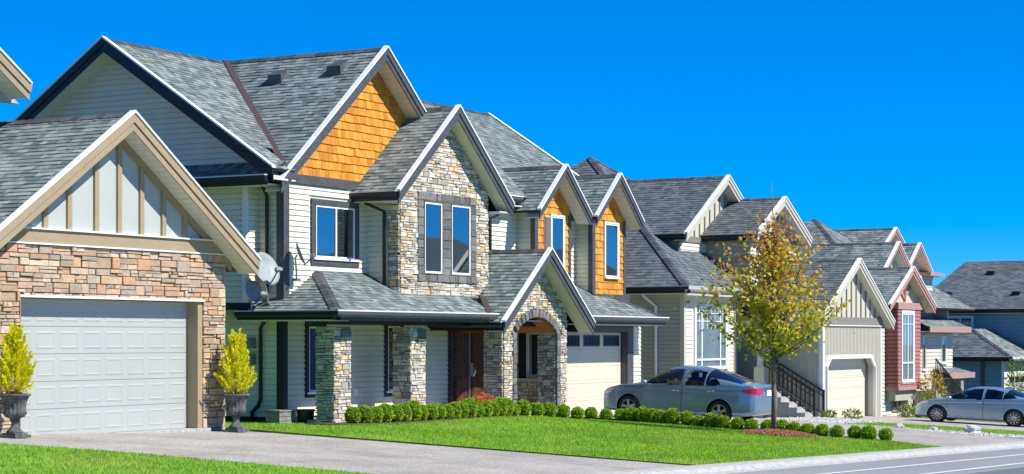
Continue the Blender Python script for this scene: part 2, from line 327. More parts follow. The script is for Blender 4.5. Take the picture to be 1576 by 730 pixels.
class House:
    def __init__(s, name, loc, label, cat='house', detail=True):
        s.o = thing(name, loc, label, cat); s.pool = {}; s.detail = detail
    def piece(s, name, parent, VF, m, wgt): s.pool.setdefault(name, []).append((wgt, parent, VF, m))
    def finish(s, cap=300, stuffname={'stone': 'stone_facing', 'siding_plank': 'siding_courses', 'cedar_shingle': 'cedar_shingle_facing', 'surround_stone': 'surround_stones'}):
        for name, L in s.pool.items():
            L.sort(key=lambda t: -t[0]); rest = {}
            lim = cap if s.detail else 0
            for i, (wg, par, (V, F), m) in enumerate(L):
                if i < lim:
                    link(name, mesh(name, V, F, m), par)
                else:
                    rest.setdefault((par.name, m), (par, MB()))[1].add(V, F)
            for (k, m), (par, mb) in rest.items(): ob(stuffname.get(name, name), mb, m, par, kind='stuff')
    def part(s, name, mb, m, parent=None, smooth=False, **k): return ob(name, mb, m, parent or s.o, smooth, **k)
    # ---- walls
    def wall(s, fr, poly, m='mortar', thick=.14, name='wall', d=0):
        return s.part(name, MB().add(*prism(fr, ccw(poly), d - thick, d)), m)
    def siding(s, fr, poly, holes=(), m='siding', e=.125, thick=.14):
        poly = ccw(poly); wl = s.wall(fr, poly, m, thick)
        v0 = min(p[1] for p in poly); v1 = max(p[1] for p in poly); u0 = min(p[0] for p in poly); u1 = max(p[0] for p in poly)
        v = v0
        while v < v1 - .02:
            t = min(v + e, v1); segs = [(u0, u1)]
            for (a, b, c, dd) in holes:
                if c < t - .03 and dd > v + .03:
                    segs = [q for (x, y) in segs for q in ((x, min(y, a)), (max(x, b), y)) if q[1] - q[0] > .01]
            for (x, y) in segs:
                q = clip_to(rect(x, y, v, t - .02), poly)
                if len(q) > 2 and area(q) > .002:
                    s.piece('siding_plank', wl, prism(fr, q, .0005, lambda uu, vv, v=v, t=t: (.014 + .024 * (t - vv) / max(.02, t - v))), m, area(q))
            v = t
        return wl
    def stones(s, fr, poly, holes=(), m='stone_b', hr=(.05, .12), wr=(.16, .42), mortar='mortar', pro=(.02, .055), thick=.2, arch=None, gap=.006, parent=None):
        poly = ccw(poly); wl = parent or s.wall(fr, poly, mortar, thick)
        v0 = min(p[1] for p in poly); v1 = max(p[1] for p in poly); u0 = min(p[0] for p in poly); u1 = max(p[0] for p in poly)
        v = v0
        def emit(a, b, c, dd):
            j = lambda: rng.uniform(-.008, .008)
            q = [(a + gap + j() * .6, c + gap + j() * .4), (b - gap + j() * .6, c + gap + j() * .4), (b - gap + j() * .6, dd - gap + j() * .4), (a + gap + j() * .6, dd - gap + j() * .4)]
            q = clip_to(q, poly); q = cut_holes(q, holes) if q else q
            if q and arch:
                (cu, cv, r, sv) = arch                # keep outside the arch circle above its springing
                mu = sum(p[0] for p in q) / len(q); mv = sum(p[1] for p in q) / len(q)
                if mv > sv - .06:
                    L = math.hypot(mu - cu, mv - cv); nx, ny = (mu - cu) / L, (mv - cv) / L
                    pt = (cu + nx * r, cv + ny * r); q = clip(q, pt, (pt[0] + ny, pt[1] - nx)) if L > 0 else q
                    q = ccw(q) if len(q) > 2 else []
            if len(q) > 2 and area(q) > .0012:
                s.piece('stone', wl, stone_piece(fr, ccw(q), .0005, rng.uniform(*pro)), m, area(q))
        while v < v1 - .01:
            h = rng.uniform(*hr) * 1.55; t = min(v + h, v1)
            if v1 - t < hr[0] * .7: t = v1
            u = u0 - rng.uniform(0, .2)
            while u < u1:
                wd = rng.uniform(*wr); b = min(u + wd, u1 + .3)
                if t - v > hr[0] * 1.5 and rng.random() < .62:
                    k = v + (t - v) * rng.uniform(.34, .66)
                    if rng.random() < .45:
                        c = u + wd * rng.uniform(.35, .65); emit(u, c, v, k); emit(c, b, v, k); emit(u, b, k, t)
                    elif rng.random() < .5:
                        c = u + wd * rng.uniform(.35, .65); emit(u, b, v, k); emit(u, c, k, t); emit(c, b, k, t)
                    else: emit(u, b, v, k); emit(u, b, k, t)
                else: emit(u, u + wd * .8, v, t); b = u + wd * .8
                u = b
            v = t
        return wl
    def cedar(s, fr, poly, holes=(), e=.2):
        poly = ccw(poly); wl = s.wall(fr, poly, 'wood', .14)
        v0 = min(p[1] for p in poly); v1 = max(p[1] for p in poly); u0 = min(p[0] for p in poly); u1 = max(p[0] for p in poly)
        v = v0
        while v < v1 - .03:
            t = min(v + e, v1); u = u0 - rng.uniform(0, .1)
            while u < u1:
                wd = rng.uniform(.11, .24); j = rng.uniform(-.008, .008)
                q = clip_to(rect(u + .002, u + wd - .003, v + j, t), poly); q = cut_holes(q, holes) if q else q
                if len(q) > 2 and area(q) > .002:
                    th = rng.uniform(.016, .026)
                    s.piece('cedar_shingle', wl, prism(fr, ccw(q), .0005, lambda uu, vv, v=v, t=t, th=th: .005 + th * (t - vv) / max(.05, t - v)), 'cedar', area(q))
                u += wd
            v = t
        return wl
    # ---- roof slope: underlay slab + shingles as real tabs
    def slope(s, pts, m='shingle', e=.135, tabs=True, wr=(.1, .27), thick=.07):
        P = [Vector(p) for p in pts]
        n = (P[1] - P[0]).cross(P[2] - P[0]).normalized()
        if n.z < 0: P = P[::-1]; n = -n
        U = Vector((0, 0, 1)).cross(n).normalized(); V = n.cross(U)
        fr = Fr(P[0], U, V); poly = ccw([fr.uv(p) for p in P])
        rf = s.part('roof_slope', MB().add(*prism(fr, poly, -thick, 0)), 'roof_deck' if tabs else m)
        if tabs:
            mb = MB(); us = [p[0] for p in poly]; vs_ = [p[1] for p in poly]
            v = min(vs_)
            while v < max(vs_):
                t = v + e; u = min(us) - rng.uniform(0, .3)
                while u < max(us):
                    wd = rng.uniform(*wr); q = clip_to(rect(u, u + wd - .004, v, t), poly)
                    if len(q) > 2 and area(q) > .0008:
                        th = rng.choice((.008, .01, .014, .018)); k = len(q)
                        Vv = [fr.p(a, b, .001) for a, b in q] + [fr.p(a, b, .004 + th * max(0, t - b) / e) for a, b in q]
                        mb.add(Vv, [tuple(range(k, 2 * k))] + [(i, (i + 1) % k, k + (i + 1) % k, k + i) for i in range(k)])
                    u += wd
                v = t
            ob('shingles', mb, m, rf, kind='stuff')
        return rf
    def caps(s, a, b, m='cap', w_=.13, lift=.02, parent=None, drop=.6):
        """overlapping cap shingles along a ridge or hip"""
        a = Vector(a); b = Vector(b); d = (b - a); L = d.length; d.normalize()
        side = d.cross(Vector((0, 0, 1))).normalized(); up = side.cross(d).normalized()
        mb = MB(); k = max(1, int(L / .2)); st = L / k
        for i in range(k):
            p = a + d * (i * st); q = a + d * (i * st + st * 1.05); l0 = lift + .004; l1 = lift + .016
            V = [p - side * w_ + up * (l1 - w_ * drop), p + up * l1, p + side * w_ + up * (l1 - w_ * drop), q - side * w_ + up * (l0 - w_ * drop), q + up * l0, q + side * w_ + up * (l0 - w_ * drop)]
            V += [x - up * .02 for x in V]
            mb.add(V, [(0, 1, 4, 3), (1, 2, 5, 4), (0, 6, 7, 1), (1, 7, 8, 2), (6, 0, 3, 9), (2, 8, 11, 5), (3, 4, 10, 9), (4, 5, 11, 10)])
        return ob('ridge_caps', mb, m, parent or s.o, kind='stuff')
    def gutter(s, a, b, out, m='black', w_=.11, h=.13, edge='drip', face=.2, facem=None):
        """gutter and fascia below an eave from a to b, outward direction out"""
        a = Vector(a); b = Vector(b); o = Vector(out)
        mb = MB(); V = []
        prof = [(0, .0), (w_, .0), (w_ * .95, -h * .55), (w_ * .6, -h), (0, -h)]
        for p in (a, b):
            for (x, z) in prof: V.append(p + o * x + Vector((0, 0, z)))
        n = len(prof); mb.add(V, [(i, (i + 1) % n, n + (i + 1) % n, n + i) for i in range(n)] + [tuple(range(n - 1, -1, -1)), tuple(range(n, 2 * n))])
        g = s.part('gutter', mb, m)
        mb = MB()
        V = [p + o * x + Vector((0, 0, z)) for p in (a, b) for (x, z) in ((-.02, .002), (w_ + .006, .002), (w_ + .006, .03), (-.02, .03))]
        mb.add(V, [(0, 1, 5, 4), (1, 2, 6, 5), (2, 3, 7, 6), (3, 0, 4, 7), (3, 2, 1, 0), (4, 5, 6, 7)])
        ob('gutter_lip', mb, edge, g)
        mb = MB(); V = [p + o * x + Vector((0, 0, z)) for p in (a, b) for (x, z) in ((-.03, -face), (-.003, -face), (-.003, -.002), (-.03, -.002))]
        mb.add(V, [(0, 1, 5, 4), (1, 2, 6, 5), (2, 3, 7, 6), (3, 0, 4, 7), (3, 2, 1, 0), (4, 5, 6, 7)])
        s.part('fascia', mb, facem or m)
        return g
    def rakes(s, ax, c, hw, ze, zr, f0, wallp, sgn=-1, m='trim_b', soff='soffit', depth=.26, sides=(-1, 1), edge='white', under=None):
        """bargeboards, drip edge and raking soffit of a gable; ax 'Y': gable faces the street at Y=f0; ax 'X': faces along X"""
        def P(t, f, z): return (t, f, z) if ax == 'Y' else (f, t, z)
        def board(side, top, bot, a, b, nm, mm, par=None, ext=0):
            x0 = c + side * (hw + ext); xe = c
            sl = (zr - ze) / hw; z0 = ze - sl * ext
            V = [P(x, f, z) for f in (a, b) for (x, z) in ((x0, z0 + bot), (xe, zr + bot), (xe, zr + top), (x0, z0 + top))]
            o = ob(nm, MB().add(V, [(0, 1, 2, 3), (7, 6, 5, 4), (0, 4, 5, 1), (1, 5, 6, 2), (2, 6, 7, 3), (3, 7, 4, 0)]), mm, par or s.o); return o
        for sd_ in sides:
            bd = board(sd_, .02, -depth, f0 + sgn * .03, f0, 'rake_board', m)
            board(sd_, .021, -depth * .5, f0 + sgn * .058, f0 + sgn * .0305, 'trim_board', m, bd)
            board(sd_, .066, .022, f0 + sgn * .085, f0 - sgn * .05, 'drip_edge', edge, bd, .02)
            # raking soffit in narrow boards
            lo = min(f0, wallp) + .002; hi = max(f0, wallp) - .002; mb = MB(); k = max(2, int(hw / .13)); sl = (zr - ze) / hw
            for i in range(k):
                a = i / k; b = (i + .93) / k
                V = []
                for t in (a, b):
                    x = c + sd_ * hw * (1 - t)
                    for f in (lo, hi):
                        for dz in (-depth * .82, -depth * .72): V.append(P(x, f, ze + (zr - ze) * t + dz))
                mb.add(V, [(0, 1, 3, 2), (4, 6, 7, 5), (0, 4, 5, 1), (2, 3, 7, 6), (0, 2, 6, 4), (1, 5, 7, 3)])
            s.part('soffit', mb, soff)
    def gable_y(s, xc, hw, ze, zr, y0, y1, wally, m='trim_b', soff='soffit', shingle='shingle', tabs=(True, True), gut=(False, False), gm='black', edge='white', depth=.26, e=.135):
        L_ = s.slope([(xc - hw, y1, ze), (xc - hw, y0, ze), (xc, y0, zr), (xc, y1, zr)], shingle, tabs=tabs[0], e=e)
        R_ = s.slope([(xc + hw, y0, ze), (xc + hw, y1, ze), (xc, y1, zr), (xc, y0, zr)], shingle, tabs=tabs[1], e=e)
        s.caps((xc, y0, zr), (xc, y1, zr), parent=L_, drop=(zr - ze) / hw)
        s.rakes('Y', xc, hw, ze, zr, y0, wally, -1, m, soff, depth, edge=edge)
        if gut[0]: s.gutter((xc - hw, y0 + .01, ze - .005), (xc - hw, y1, ze - .005), (-1, 0, 0), gm)
        if gut[1]: s.gutter((xc + hw, y0 + .01, ze - .005), (xc + hw, y1, ze - .005), (1, 0, 0), gm)
    # ---- openings
    def window(s, fr, u0, u1, v0, v1, trim='trim_b', tw=.1, vb=(.5,), hb=(), glass='glass', sash='white', sw=.045, d0=.024, curtain=False, sill=True, blind=False, bars=(), top=None, name='window'):
        mb = MB(); th = top or tw
        for q in (rect(u0 - tw, u0, v0 - tw, v1 + th), rect(u1, u1 + tw, v0 - tw, v1 + th), rect(u0, u1, v1, v1 + th), rect(u0, u1, v0 - tw, v0)):
            mb.add(*prism(fr, q, 0, d0 + .035))
        wn = s.part(name, mb, trim)
        mb = MB(); U = [u0] + [u0 + (u1 - u0) * t for t in vb] + [u1]; W = [v0] + [v0 + (v1 - v0) * t for t in hb] + [v1]
        mb.add(*prism(fr, rect(u0, u1, v0, v0 + sw), .001, d0 + .02)); mb.add(*prism(fr, rect(u0, u1, v1 - sw, v1), .001, d0 + .02))
        for i, u in enumerate(U):
            a, b = (u, u + sw) if i == 0 else ((u - sw, u) if i == len(U) - 1 else (u - sw * .6, u + sw * .6))
            mb.add(*prism(fr, rect(a, b, v0 + sw, v1 - sw), .001, d0 + .021))
        for v in W[1:-1]: mb.add(*prism(fr, rect(u0 + sw, u1 - sw, v - sw * .5, v + sw * .5), .001, d0 + .0195))
        ob('sash', mb, sash, wn)
        for i in range(len(U) - 1):
            for j in range(len(W) - 1):
                ob('pane', MB().add(*prism(fr, rect(U[i] + sw * .5, U[i + 1] - sw * .5, W[j] + sw * .4, W[j + 1] - sw * .4), d0 - .004, d0)), glass, wn)
        if bars:
            mb = MB(); bu, bv, va, vz = bars
            for k in range(1, bu): u = u0 + (u1 - u0) * k / bu; mb.add(*prism(fr, rect(u - .012, u + .012, va, vz), d0 + .001, d0 + .012))
            for v in bv: mb.add(*prism(fr, rect(u0 + sw, u1 - sw, v - .012, v + .012), d0 + .001, d0 + .013))
            ob('glazing_bars', mb, sash, wn)
        if sill: ob('sill', MB().add(*prism(fr, rect(u0 - tw * .7, u1 + tw * .7, v0 - .05, v0 - .001), d0 + .036, d0 + .07)), sash, wn)
        if curtain:
            mb = MB(); n = int((u1 - u0) / .02); cl = []
            V = []; F = []
            for i in range(n + 1):
                u = u0 + .02 + (u1 - u0 - .04) * i / n; dd = .009 + .006 * math.sin(u * 40) + .002 * math.sin(u * 97)
                V += [fr.p(u, v0 + .03, dd), fr.p(u, v1 - .03, dd)]
            for i in range(n): F.append((2 * i, 2 * i + 2, 2 * i + 3, 2 * i + 1))
            ob('curtain', MB().add(V, F), 'curtain', wn, True)
        if blind:
            mb = MB(); v = v0 + .05
            while v < v1 - .05:
                mb.add(*prism(fr, rect(u0 + sw, u1 - sw, v, v + .03), .004, .012)); v += .05
            ob('blind', mb, 'blind', wn)
        return wn
    def trimbox(s, name, x0, x1, y0, y1, z0, z1, m, parent=None, **k): return s.part(name, MB().box(x0, x1, y0, y1, z0, z1), m, parent, **k)
    def pipe(s, pts, r=.04, m='black', name='downspout'):
        o = s.part(name, MB().tube(pts, r, 8), m, smooth=True); return o
    def sectional(s, fr, u0, u1, v0, v1, rows, cols, m, d=-.25, name='garage_door', winrow=False, frame_m='trim_a'):
        """sectional overhead door: one slab with section joints, a pressed panel per field"""
        h = (v1 - v0) / rows; mb = MB()
        for r in range(rows): mb.add(*prism(fr, rect(u0, u1, v0 + r * h + .004, v0 + (r + 1) * h - .004), d - .04, d))
        mb.add(*prism(fr, rect(u0, u1, v0, v1), d - .05, d - .012))
        dr = s.part(name, mb, m)
        wv = (u1 - u0) / cols
        for r in range(rows):
            for c in range(cols):
                a, b = u0 + c * wv + wv * .1, u0 + (c + 1) * wv - wv * .1; q0, q1 = v0 + r * h + h * .17, v0 + (r + 1) * h - h * .17
                if winrow and r == rows - 1:
                    mb2 = MB()
                    for q in (rect(a, b, q0, q0 + .03), rect(a, b, q1 - .03, q1), rect(a, a + .03, q0 + .03, q1 - .03), rect(b - .03, b, q0 + .03, q1 - .03)): mb2.add(*prism(fr, q, d + .0005, d + .02))
                    for k in range(1, 5): x = a + (b - a) * k / 5; mb2.add(*prism(fr, rect(x - .008, x + .008, q0 + .03, q1 - .03), d + .0005, d + .014))
                    wn = ob('window', mb2, frame_m, dr)
                    ob('pane', MB().add(*prism(fr, rect(a + .02, b - .02, q0 + .02, q1 - .02), d + .0005, d + .006)), 'glass', dr)
                    continue
                # pressed field: a raised border ring sloping into a flat centre
                o_, i_ = rect(a, b, q0, q1), rect(a + .035, b - .035, q0 + .035, q1 - .035); i2 = rect(a + .05, b - .05, q0 + .05, q1 - .05)
                V = [fr.p(*p, d + .0005) for p in o_] + [fr.p(*p, d + .008) for p in i_] + [fr.p(*p, d + .002) for p in i2]
                F = [(i + 4 * k, (i + 1) % 4 + 4 * k, 4 + (i + 1) % 4 + 4 * k, 4 + i + 4 * k) for k in (0, 1) for i in range(4)] + [(8, 9, 10, 11)]
                ob('panel', MB().add(V, F), m, dr)
        return dr

# ------------------------------------------------------------------ terrain: falls 2.5 % along the street and 4 % towards it
def gz(X, Y):
    x = min(X, 130); z = -.025 * (x - 28)
    z += .04 * (min(max(Y, 4), 24) - 24)
    return z
def sst(a, b, x): t = min(1, max(0, (x - a) / (b - a))); return t * t * (3 - 2 * t)
def lawn_z(X, Y):      # the front lawn of the middle house swells gently towards its hedge
    return gz(X, Y) + .035 + (.12 * sst(36.3, 42, X) * (1 - sst(42.8, 46.2, X)) + .015) * sst(17, 23, Y) + .02 * math.sin(X * .9) * math.sin(Y * .8)
def sheet(name, xs, ys, zf, m, label=None, kind='structure', edge=None, skirt=.12):
    """surface sheet over a grid; edge(y) -> (x0, x1) bends its left and right borders"""
    V = []; F = []; nx = len(xs)
    for y in ys:
        a, b = edge(y) if edge else (xs[0], xs[-1])
        for x in xs:
            t = (x - xs[0]) / (xs[-1] - xs[0]); X = a + (b - a) * t; V.append((X, y, zf(X, y)))
    for j in range(len(ys) - 1):
        for i in range(nx - 1): k = j * nx + i; F.append((k, k + 1, k + nx + 1, k + nx))
    if skirt:
        brd = [i for i in range(nx)] + [j * nx + nx - 1 for j in range(1, len(ys))] + [(len(ys) - 1) * nx + i for i in range(nx - 2, -1, -1)] + [j * nx for j in range(len(ys) - 2, 0, -1)]
        o = len(V); V += [(V[i][0], V[i][1], V[i][2] - skirt) for i in brd]; n = len(brd)
        F += [(brd[i], o + i, o + (i + 1) % n, brd[(i + 1) % n]) for i in range(n)]
    o = ob(name, MB().add(V, F), m); o['kind'] = kind
    if label: o['label'] = label
    return o
def fl(a, b, n): return [a + (b - a) * i / n for i in range(n + 1)]
sheet('ground', [-900, -300, -100, -30, 0, 28, 60, 90, 130, 200, 400, 900, 1800], [-900, -300, -100, -30, 0, 4, 14, 24, 60, 120, 300, 900, 1800], lambda x, y: gz(x, y) - .12, 'ground', skirt=0)
sheet('road', fl(-40, 130, 17), [-.3, 4, 7, 10.75], lambda x, y: gz(x, y) - .06, 'asphalt_new')
sheet('road_shoulder', fl(-40, 130, 17), [10.754, 13.3], lambda x, y: gz(x, y) - .056, 'asphalt')
for nm, y0 in (('inner', 12.22), ('outer', 11.12)):
    sheet('road_marking', fl(-40, 130, 17), [y0, y0 + .11], lambda x, y: gz(x, y) - .05, 'paint', skirt=0)
# kerb: concrete lengths with joints
for i in range(22):
    x0 = -8 + i * 4.5; V = []
    for x in (x0 + .008, x0 + 4.492):
        for (y, dz) in ((13.3, -.2), (13.3, -.052), (13.44, -.03), (13.55, .035), (13.68, .05), (13.86, .05), (13.86, -.2)): V.append((x, y, gz(x, y) + dz))
    k = ob('kerb', MB().add(V, [(a, a + 1, a + 8, a + 7) for a in range(6)] + [(6, 0, 7, 13), tuple(range(6, -1, -1)), tuple(range(7, 14))]), 'concrete'); k['kind'] = 'structure'
# driveways, lawns
sheet('driveway', fl(23.4, 31.25, 6), fl(13.87, 24.4, 8), lambda x, y: gz(x, y) + .012, 'aggregate', 'pale exposed aggregate driveway of the stone garage at left', edge=lambda y: (23.45 - .9 * sst(20, 24, y), 31.2))
sheet('driveway', fl(47.1, 54.2, 6), fl(13.87, 25.9, 12), lambda x, y: gz(x, y) + .012 + .1 * sst(15, 19, y), 'aggregate', 'driveway under the silver blue sedan', edge=lambda y: (46.97 - 1.7 * (1 - sst(13.87, 16.6, y)), 54.2))
sheet('driveway', fl(59.9, 68.2, 6), fl(13.87, 23.6, 8), lambda x, y: gz(x, y) + .012, 'aggregate', 'driveway under the pale blue sedan')
sheet('front_lawn', fl(31.24, 46.95, 24), fl(13.87, 24.05, 18), lawn_z, 'lawn', 'mown lawn between the hedge and the street', edge=lambda y: (31.24, 46.95 - 1.7 * (1 - sst(13.87, 16.6, y))))
sheet('front_lawn', fl(8, 23.42, 12), fl(13.87, 23.7, 10), lambda x, y: gz(x, y) + .035, 'lawn', 'mown lawn in the lower left corner', edge=lambda y: (8, 23.43 - .9 * sst(20, 24, y)))
sheet('front_lawn', fl(56.2, 59.86, 6), fl(13.87, 20.5, 6), lambda x, y: gz(x, y) + .035, 'lawn', 'narrow grass strip beside the pale blue sedan')
sheet('side_yard', fl(31.24, 36.3, 5), fl(24.054, 30, 4), lambda x, y: gz(x, y) + .03, 'lawn', 'grass gap between the stone garage and the middle house')
sheet('planting_bed', fl(35.4, 46.95, 12), [23.9, 24.054, 24.6, 25.25], lambda x, y: lawn_z(x, min(y, 24.05)) + .012, 'soil', 'dark soil bed under the hedge')
sheet('gravel_bed', fl(54.23, 56.17, 4), fl(13.87, 25.5, 8), lambda x, y: gz(x, y) + .02, 'gravel', 'pale gravel strip beside the driveway')
sheet('gravel_bed', fl(56.17, 61.2, 4), fl(20.54, 23.2, 4), lambda x, y: gz(x, y) + .03, 'gravel', 'pale gravel in front of the taupe house steps')
sheet('porch_floor', fl(36.5, 47, 4), [25.2, 26.7], lambda x, y: gz(40, 24) + .2, 'concrete', 'raised porch slab of the middle house', skirt=.4)

def blades(name, n, rx, ry, zf, h=(.025, .055), w_=.013, label=None, seed=1, inside=None):
    r = np.random.default_rng(seed)
    x = r.uniform(*rx, n); y = r.uniform(*ry, n)
    if inside is not None: k = inside(x, y); x, y = x[k], y[k]; n = len(x)
    z = np.array([zf(a, b) for a, b in zip(x, y)]) - .005
    a = r.uniform(0, 2 * np.pi, n); hh = r.uniform(*h, n); wd = w_ * r.uniform(.6, 1.3, n)
    lx = r.normal(0, .35, n) * hh; ly = r.normal(0, .35, n) * hh
    V = np.empty((n, 3, 3)); dx = np.cos(a) * wd / 2; dy = np.sin(a) * wd / 2
    V[:, 0] = np.stack([x - dx, y - dy, z], 1); V[:, 1] = np.stack([x + dx, y + dy, z], 1); V[:, 2] = np.stack([x + lx, y + ly, z + hh], 1)
    o = link(name, fastmesh(name, V.reshape(-1, 3), np.arange(3 * n).reshape(-1, 3), 'blade')); tag(o, label, 'grass', kind='stuff'); return o
blades('grass', 120000, (31.26, 46.9), (13.9, 23.95), lawn_z, seed=1, label='bright green mown grass of the lawn in front of the hedge', inside=lambda x, y: x < 46.9 - 1.7 * (1 - np.clip((y - 13.87) / 2.73, 0, 1) ** 2 * (3 - 2 * np.clip((y - 13.87) / 2.73, 0, 1))))
blades('grass', 55000, (11, 23.4), (13.9, 23.6), lambda x, y: gz(x, y) + .035, seed=2, label='bright green mown grass in the lower left corner', inside=lambda x, y: x < 23.4 - .9 * np.clip((y - 20) / 4, 0, 1) ** 2 * (3 - 2 * np.clip((y - 20) / 4, 0, 1)))
blades('grass', 9000, (56.3, 59.8), (13.9, 20.4), lambda x, y: gz(x, y) + .035, seed=3, label='grass strip between the two driveways at right')
blades('grass', 5000, (31.3, 36.2), (24.1, 28), lambda x, y: gz(x, y) + .03, seed=4, label='grass behind the right urn beside the middle house')

# ================================================================== HOUSE A: stone garage at left
A = House('stone_garage_house', (27.6, 24, 0), 'left house with pink tan stone garage front and tan gable boards')
fa = front(24)
DU0, DU1, DV1 = 25.25, 30.08, 2.44
# wall body around the opening
wa_ = A.part('wall', MB().box(24.4, DU0 - .02, 24.003, 24.45, -.2, 3.4).box(DU1 + .15, 30.92, 24.003, 24.45, -.2, 3.4).box(DU0 - .02, DU1 + .15, 24.003, 24.45, DV1 + .05, 3.4), 'mortar_a')
A.stones(fa, rect(24.4, 30.92, -.15, 3.37), holes=[(DU0 - .03, DU1 + .15, -.2, DV1 + .05)], m='stone_a', hr=(.075, .14), wr=(.2, .5), mortar='mortar_a', pro=(.015, .06), parent=wa_)
A.part('side_wall', MB().box(30.72, 30.90, 24.452, 34, -.2, 3.4), 'panel_a'); A.part('side_wall', MB().box(24.42, 24.6, 24.452, 34, -.2, 3.4), 'panel_a')
A.stones(right(30.921), rect(24.0, 24.6, -.15, 3.3), m='stone_a', hr=(.09, .17), wr=(.2, .4), mortar='mortar_a', thick=.005)
A.sectional(front(24.24), DU0, DU1, .01, DV1, 5, 8, 'door_a', d=0)
A.part('door_jamb', MB().box(DU1 + .002, DU1 + .14, 23.985, 24.34, -.05, DV1 + .01), 'trim_a')
A.part('door_jamb', MB().box(DU0 - .018, DU0 - .003, 23.96, 24.34, -.05, DV1 + .01), 'trim_a')
A.part('door_header', MB().box(DU0 - .05, DU1 + .16, 23.93, 24.34, DV1 + .012, DV1 + .05), 'white')
A.part('threshold', MB().box(DU0 - .1, DU1 + .3, 23.9, 24.35, -.2, .008), 'concrete')
# gable: frieze band, pale panels, battens
A.part('frieze', MB().box(24.35, 31.0, 23.945, 24.1, 3.40, 3.63), 'trim_a')
A.part('frieze_cap', MB().box(24.3, 31.05, 23.90, 24.1, 3.632, 3.66), 'white'); A.part('frieze_foot', MB().box(24.35, 30.98, 23.925, 24.1, 3.372, 3.398), 'white')
xc, hw, ze, zr = 27.66, 3.74, 3.27, 5.81; pit = (zr - ze) / hw
def gpoly(xc, hw, ze, zr, z0, x0=None, x1=None, drop=.12):
    """wall polygon below a gable roof, from level z0 up to the underside"""
    p = (zr - ze) / hw; zt = zr - drop; xl = xc - (zt - z0) / p; xr = xc + (zt - z0) / p
    pts = []
    if x0 is not None and x0 > xl: pts += [(x0, z0 - .0), (x0, zt - p * (xc - x0))]
    else: pts += [(xl, z0)]
    pts += [(xc, zt)]
    if x1 is not None and x1 < xr: pts += [(x1, zt - p * (x1 - xc)), (x1, z0)]
    else: pts += [(xr, z0)]
    return ccw(pts)
gw = A.wall(fa, gpoly(xc, hw, ze, zr, 3.662), 'panel_a', name='gable_wall')
for x in (25.18, 25.86, 26.47, 27.18, 27.80, 28.42, 29.05, 29.68, 30.25):
    zt = zr - .14 - pit * (abs(x - xc) + .06)
    if zt > 3.7: A.part('batten', MB().box(x - .055, x + .055, 23.955, 23.999, 3.662, zt), 'trim_a')
# sloped frieze boards under the rake
for sgn in (-1, 1):
    a = (xc + sgn * (hw - .3), zr - .2 - pit * (hw - .3)); b = (xc, zr - .2)
    V = [(x, y, z + dz) for y in (23.95, 23.998) for (x, z, dz) in ((a[0], a[1], -.2), (b[0], b[1], -.2), (b[0], b[1], 0), (a[0], a[1], 0))]
    A.part('rake_frieze', MB().add(V, [(0, 1, 2, 3), (7, 6, 5, 4), (0, 4, 5, 1), (1, 5, 6, 2), (2, 6, 7, 3), (3, 7, 4, 0)]), 'trim_a')
A.gable_y(xc, hw, ze, zr, 23.55, 33, 24, m='trim_a', tabs=(True, False), gut=(True, True), gm='trim_a', depth=.3)
# upper storey set back, mostly out of frame at left
A.part('wall', MB().box(17.5, 26.3, 26.6, 36, 3.4, 6.2), 'panel_a')
A.gable_y(22.4, 5.3, 6.5, 9.9, 26.1, 36, 26.6, m='trim_a', tabs=(False, False), gut=(False, True), gm='trim_a', depth=.3)
A.part('eave_return', MB().box(26.302, 27.25, 27.2, 33, 6.02, 6.10), 'trim_a'); A.part('eave_return_cap', MB().box(26.302, 27.3, 27.15, 33, 6.102, 6.14), 'white')
A.part('wall', MB().box(16, 24.3, 25.5, 36, -.2, 3.38), 'panel_a')
A.finish(); A.pool = {}; A.detail = False
A.siding(front(26.595), rect(17.5, 26.3, 3.4, 6.2), holes=[(20.8, 23.4, 4.1, 5.9)], m='siding', thick=.002); A.siding(front(25.495), rect(16, 24.3, -.2, 3.38), holes=[(18.8, 21.4, .5, 2.5)], m='siding', thick=.002)
A.window(front(26.595), 21, 23.2, 4.3, 5.7, trim='trim_a', tw=.12); A.window(front(25.495), 19, 21.2, .7, 2.3, trim='trim_a', tw=.12)
A.wall(front(26.6), gpoly(22.4, 5.3, 6.5, 9.9, 6.2), 'panel_a', name='gable_wall'); A.finish()

# ================================================================== HOUSE B: the middle house
B = House('stone_bay_house', (44.7, 26.6, -.4), 'large middle house with cedar shingle gables, stone bay and stone arched porch')
YF = 26.6; Z0 = -.45
fb = front(YF)
# lower storey
B.siding(left(36.45), rect(-36, -YF, -.05, 2.42), m='siding')
B.siding(fb, rect(36.45, 46.6, -.05, 3.2), holes=[(37.25, 38.1, .35, 2.15), (40.6, 41.45, .3, 2.2), (43.6, 45.6, -.3, 2.2)], m='siding')
B.part('foundation', MB().box(36.40, 46.5, YF - .03, 36, Z0, -.05), 'black')
B.part('corner_trim', MB().box(36.38, 36.56, YF - .045, YF + .14, -.05, 2.3), 'black')
B.window(fb, 37.38, 37.95, .5, 2.02, trim='black', tw=.13, vb=()); B.window(fb, 40.72, 41.3, .45, 2.05, trim='black', tw=.13, vb=())
B.part('power_outlet', MB().box(39.28, 39.4, YF - .06, YF - .0, .38, .54), 'white')
for z in (1.27, 1.64): B.part('meter_box', MB().box(36.33, 36.43, 27.36, 27.56, z - .12, z + .12).box(36.31, 36.33, 27.4, 27.52, z - .08, z + .08), 'trim_c')
B.pipe([(36.22, 26.98, 2.2), (36.22, 26.98, 2.12), (36.36, 27.18, 1.98), (36.36, 27.18, .35), (36.36, 27.25, .2), (36.36, 27.42, .05), (36.36, 27.42, -.15)], .045)
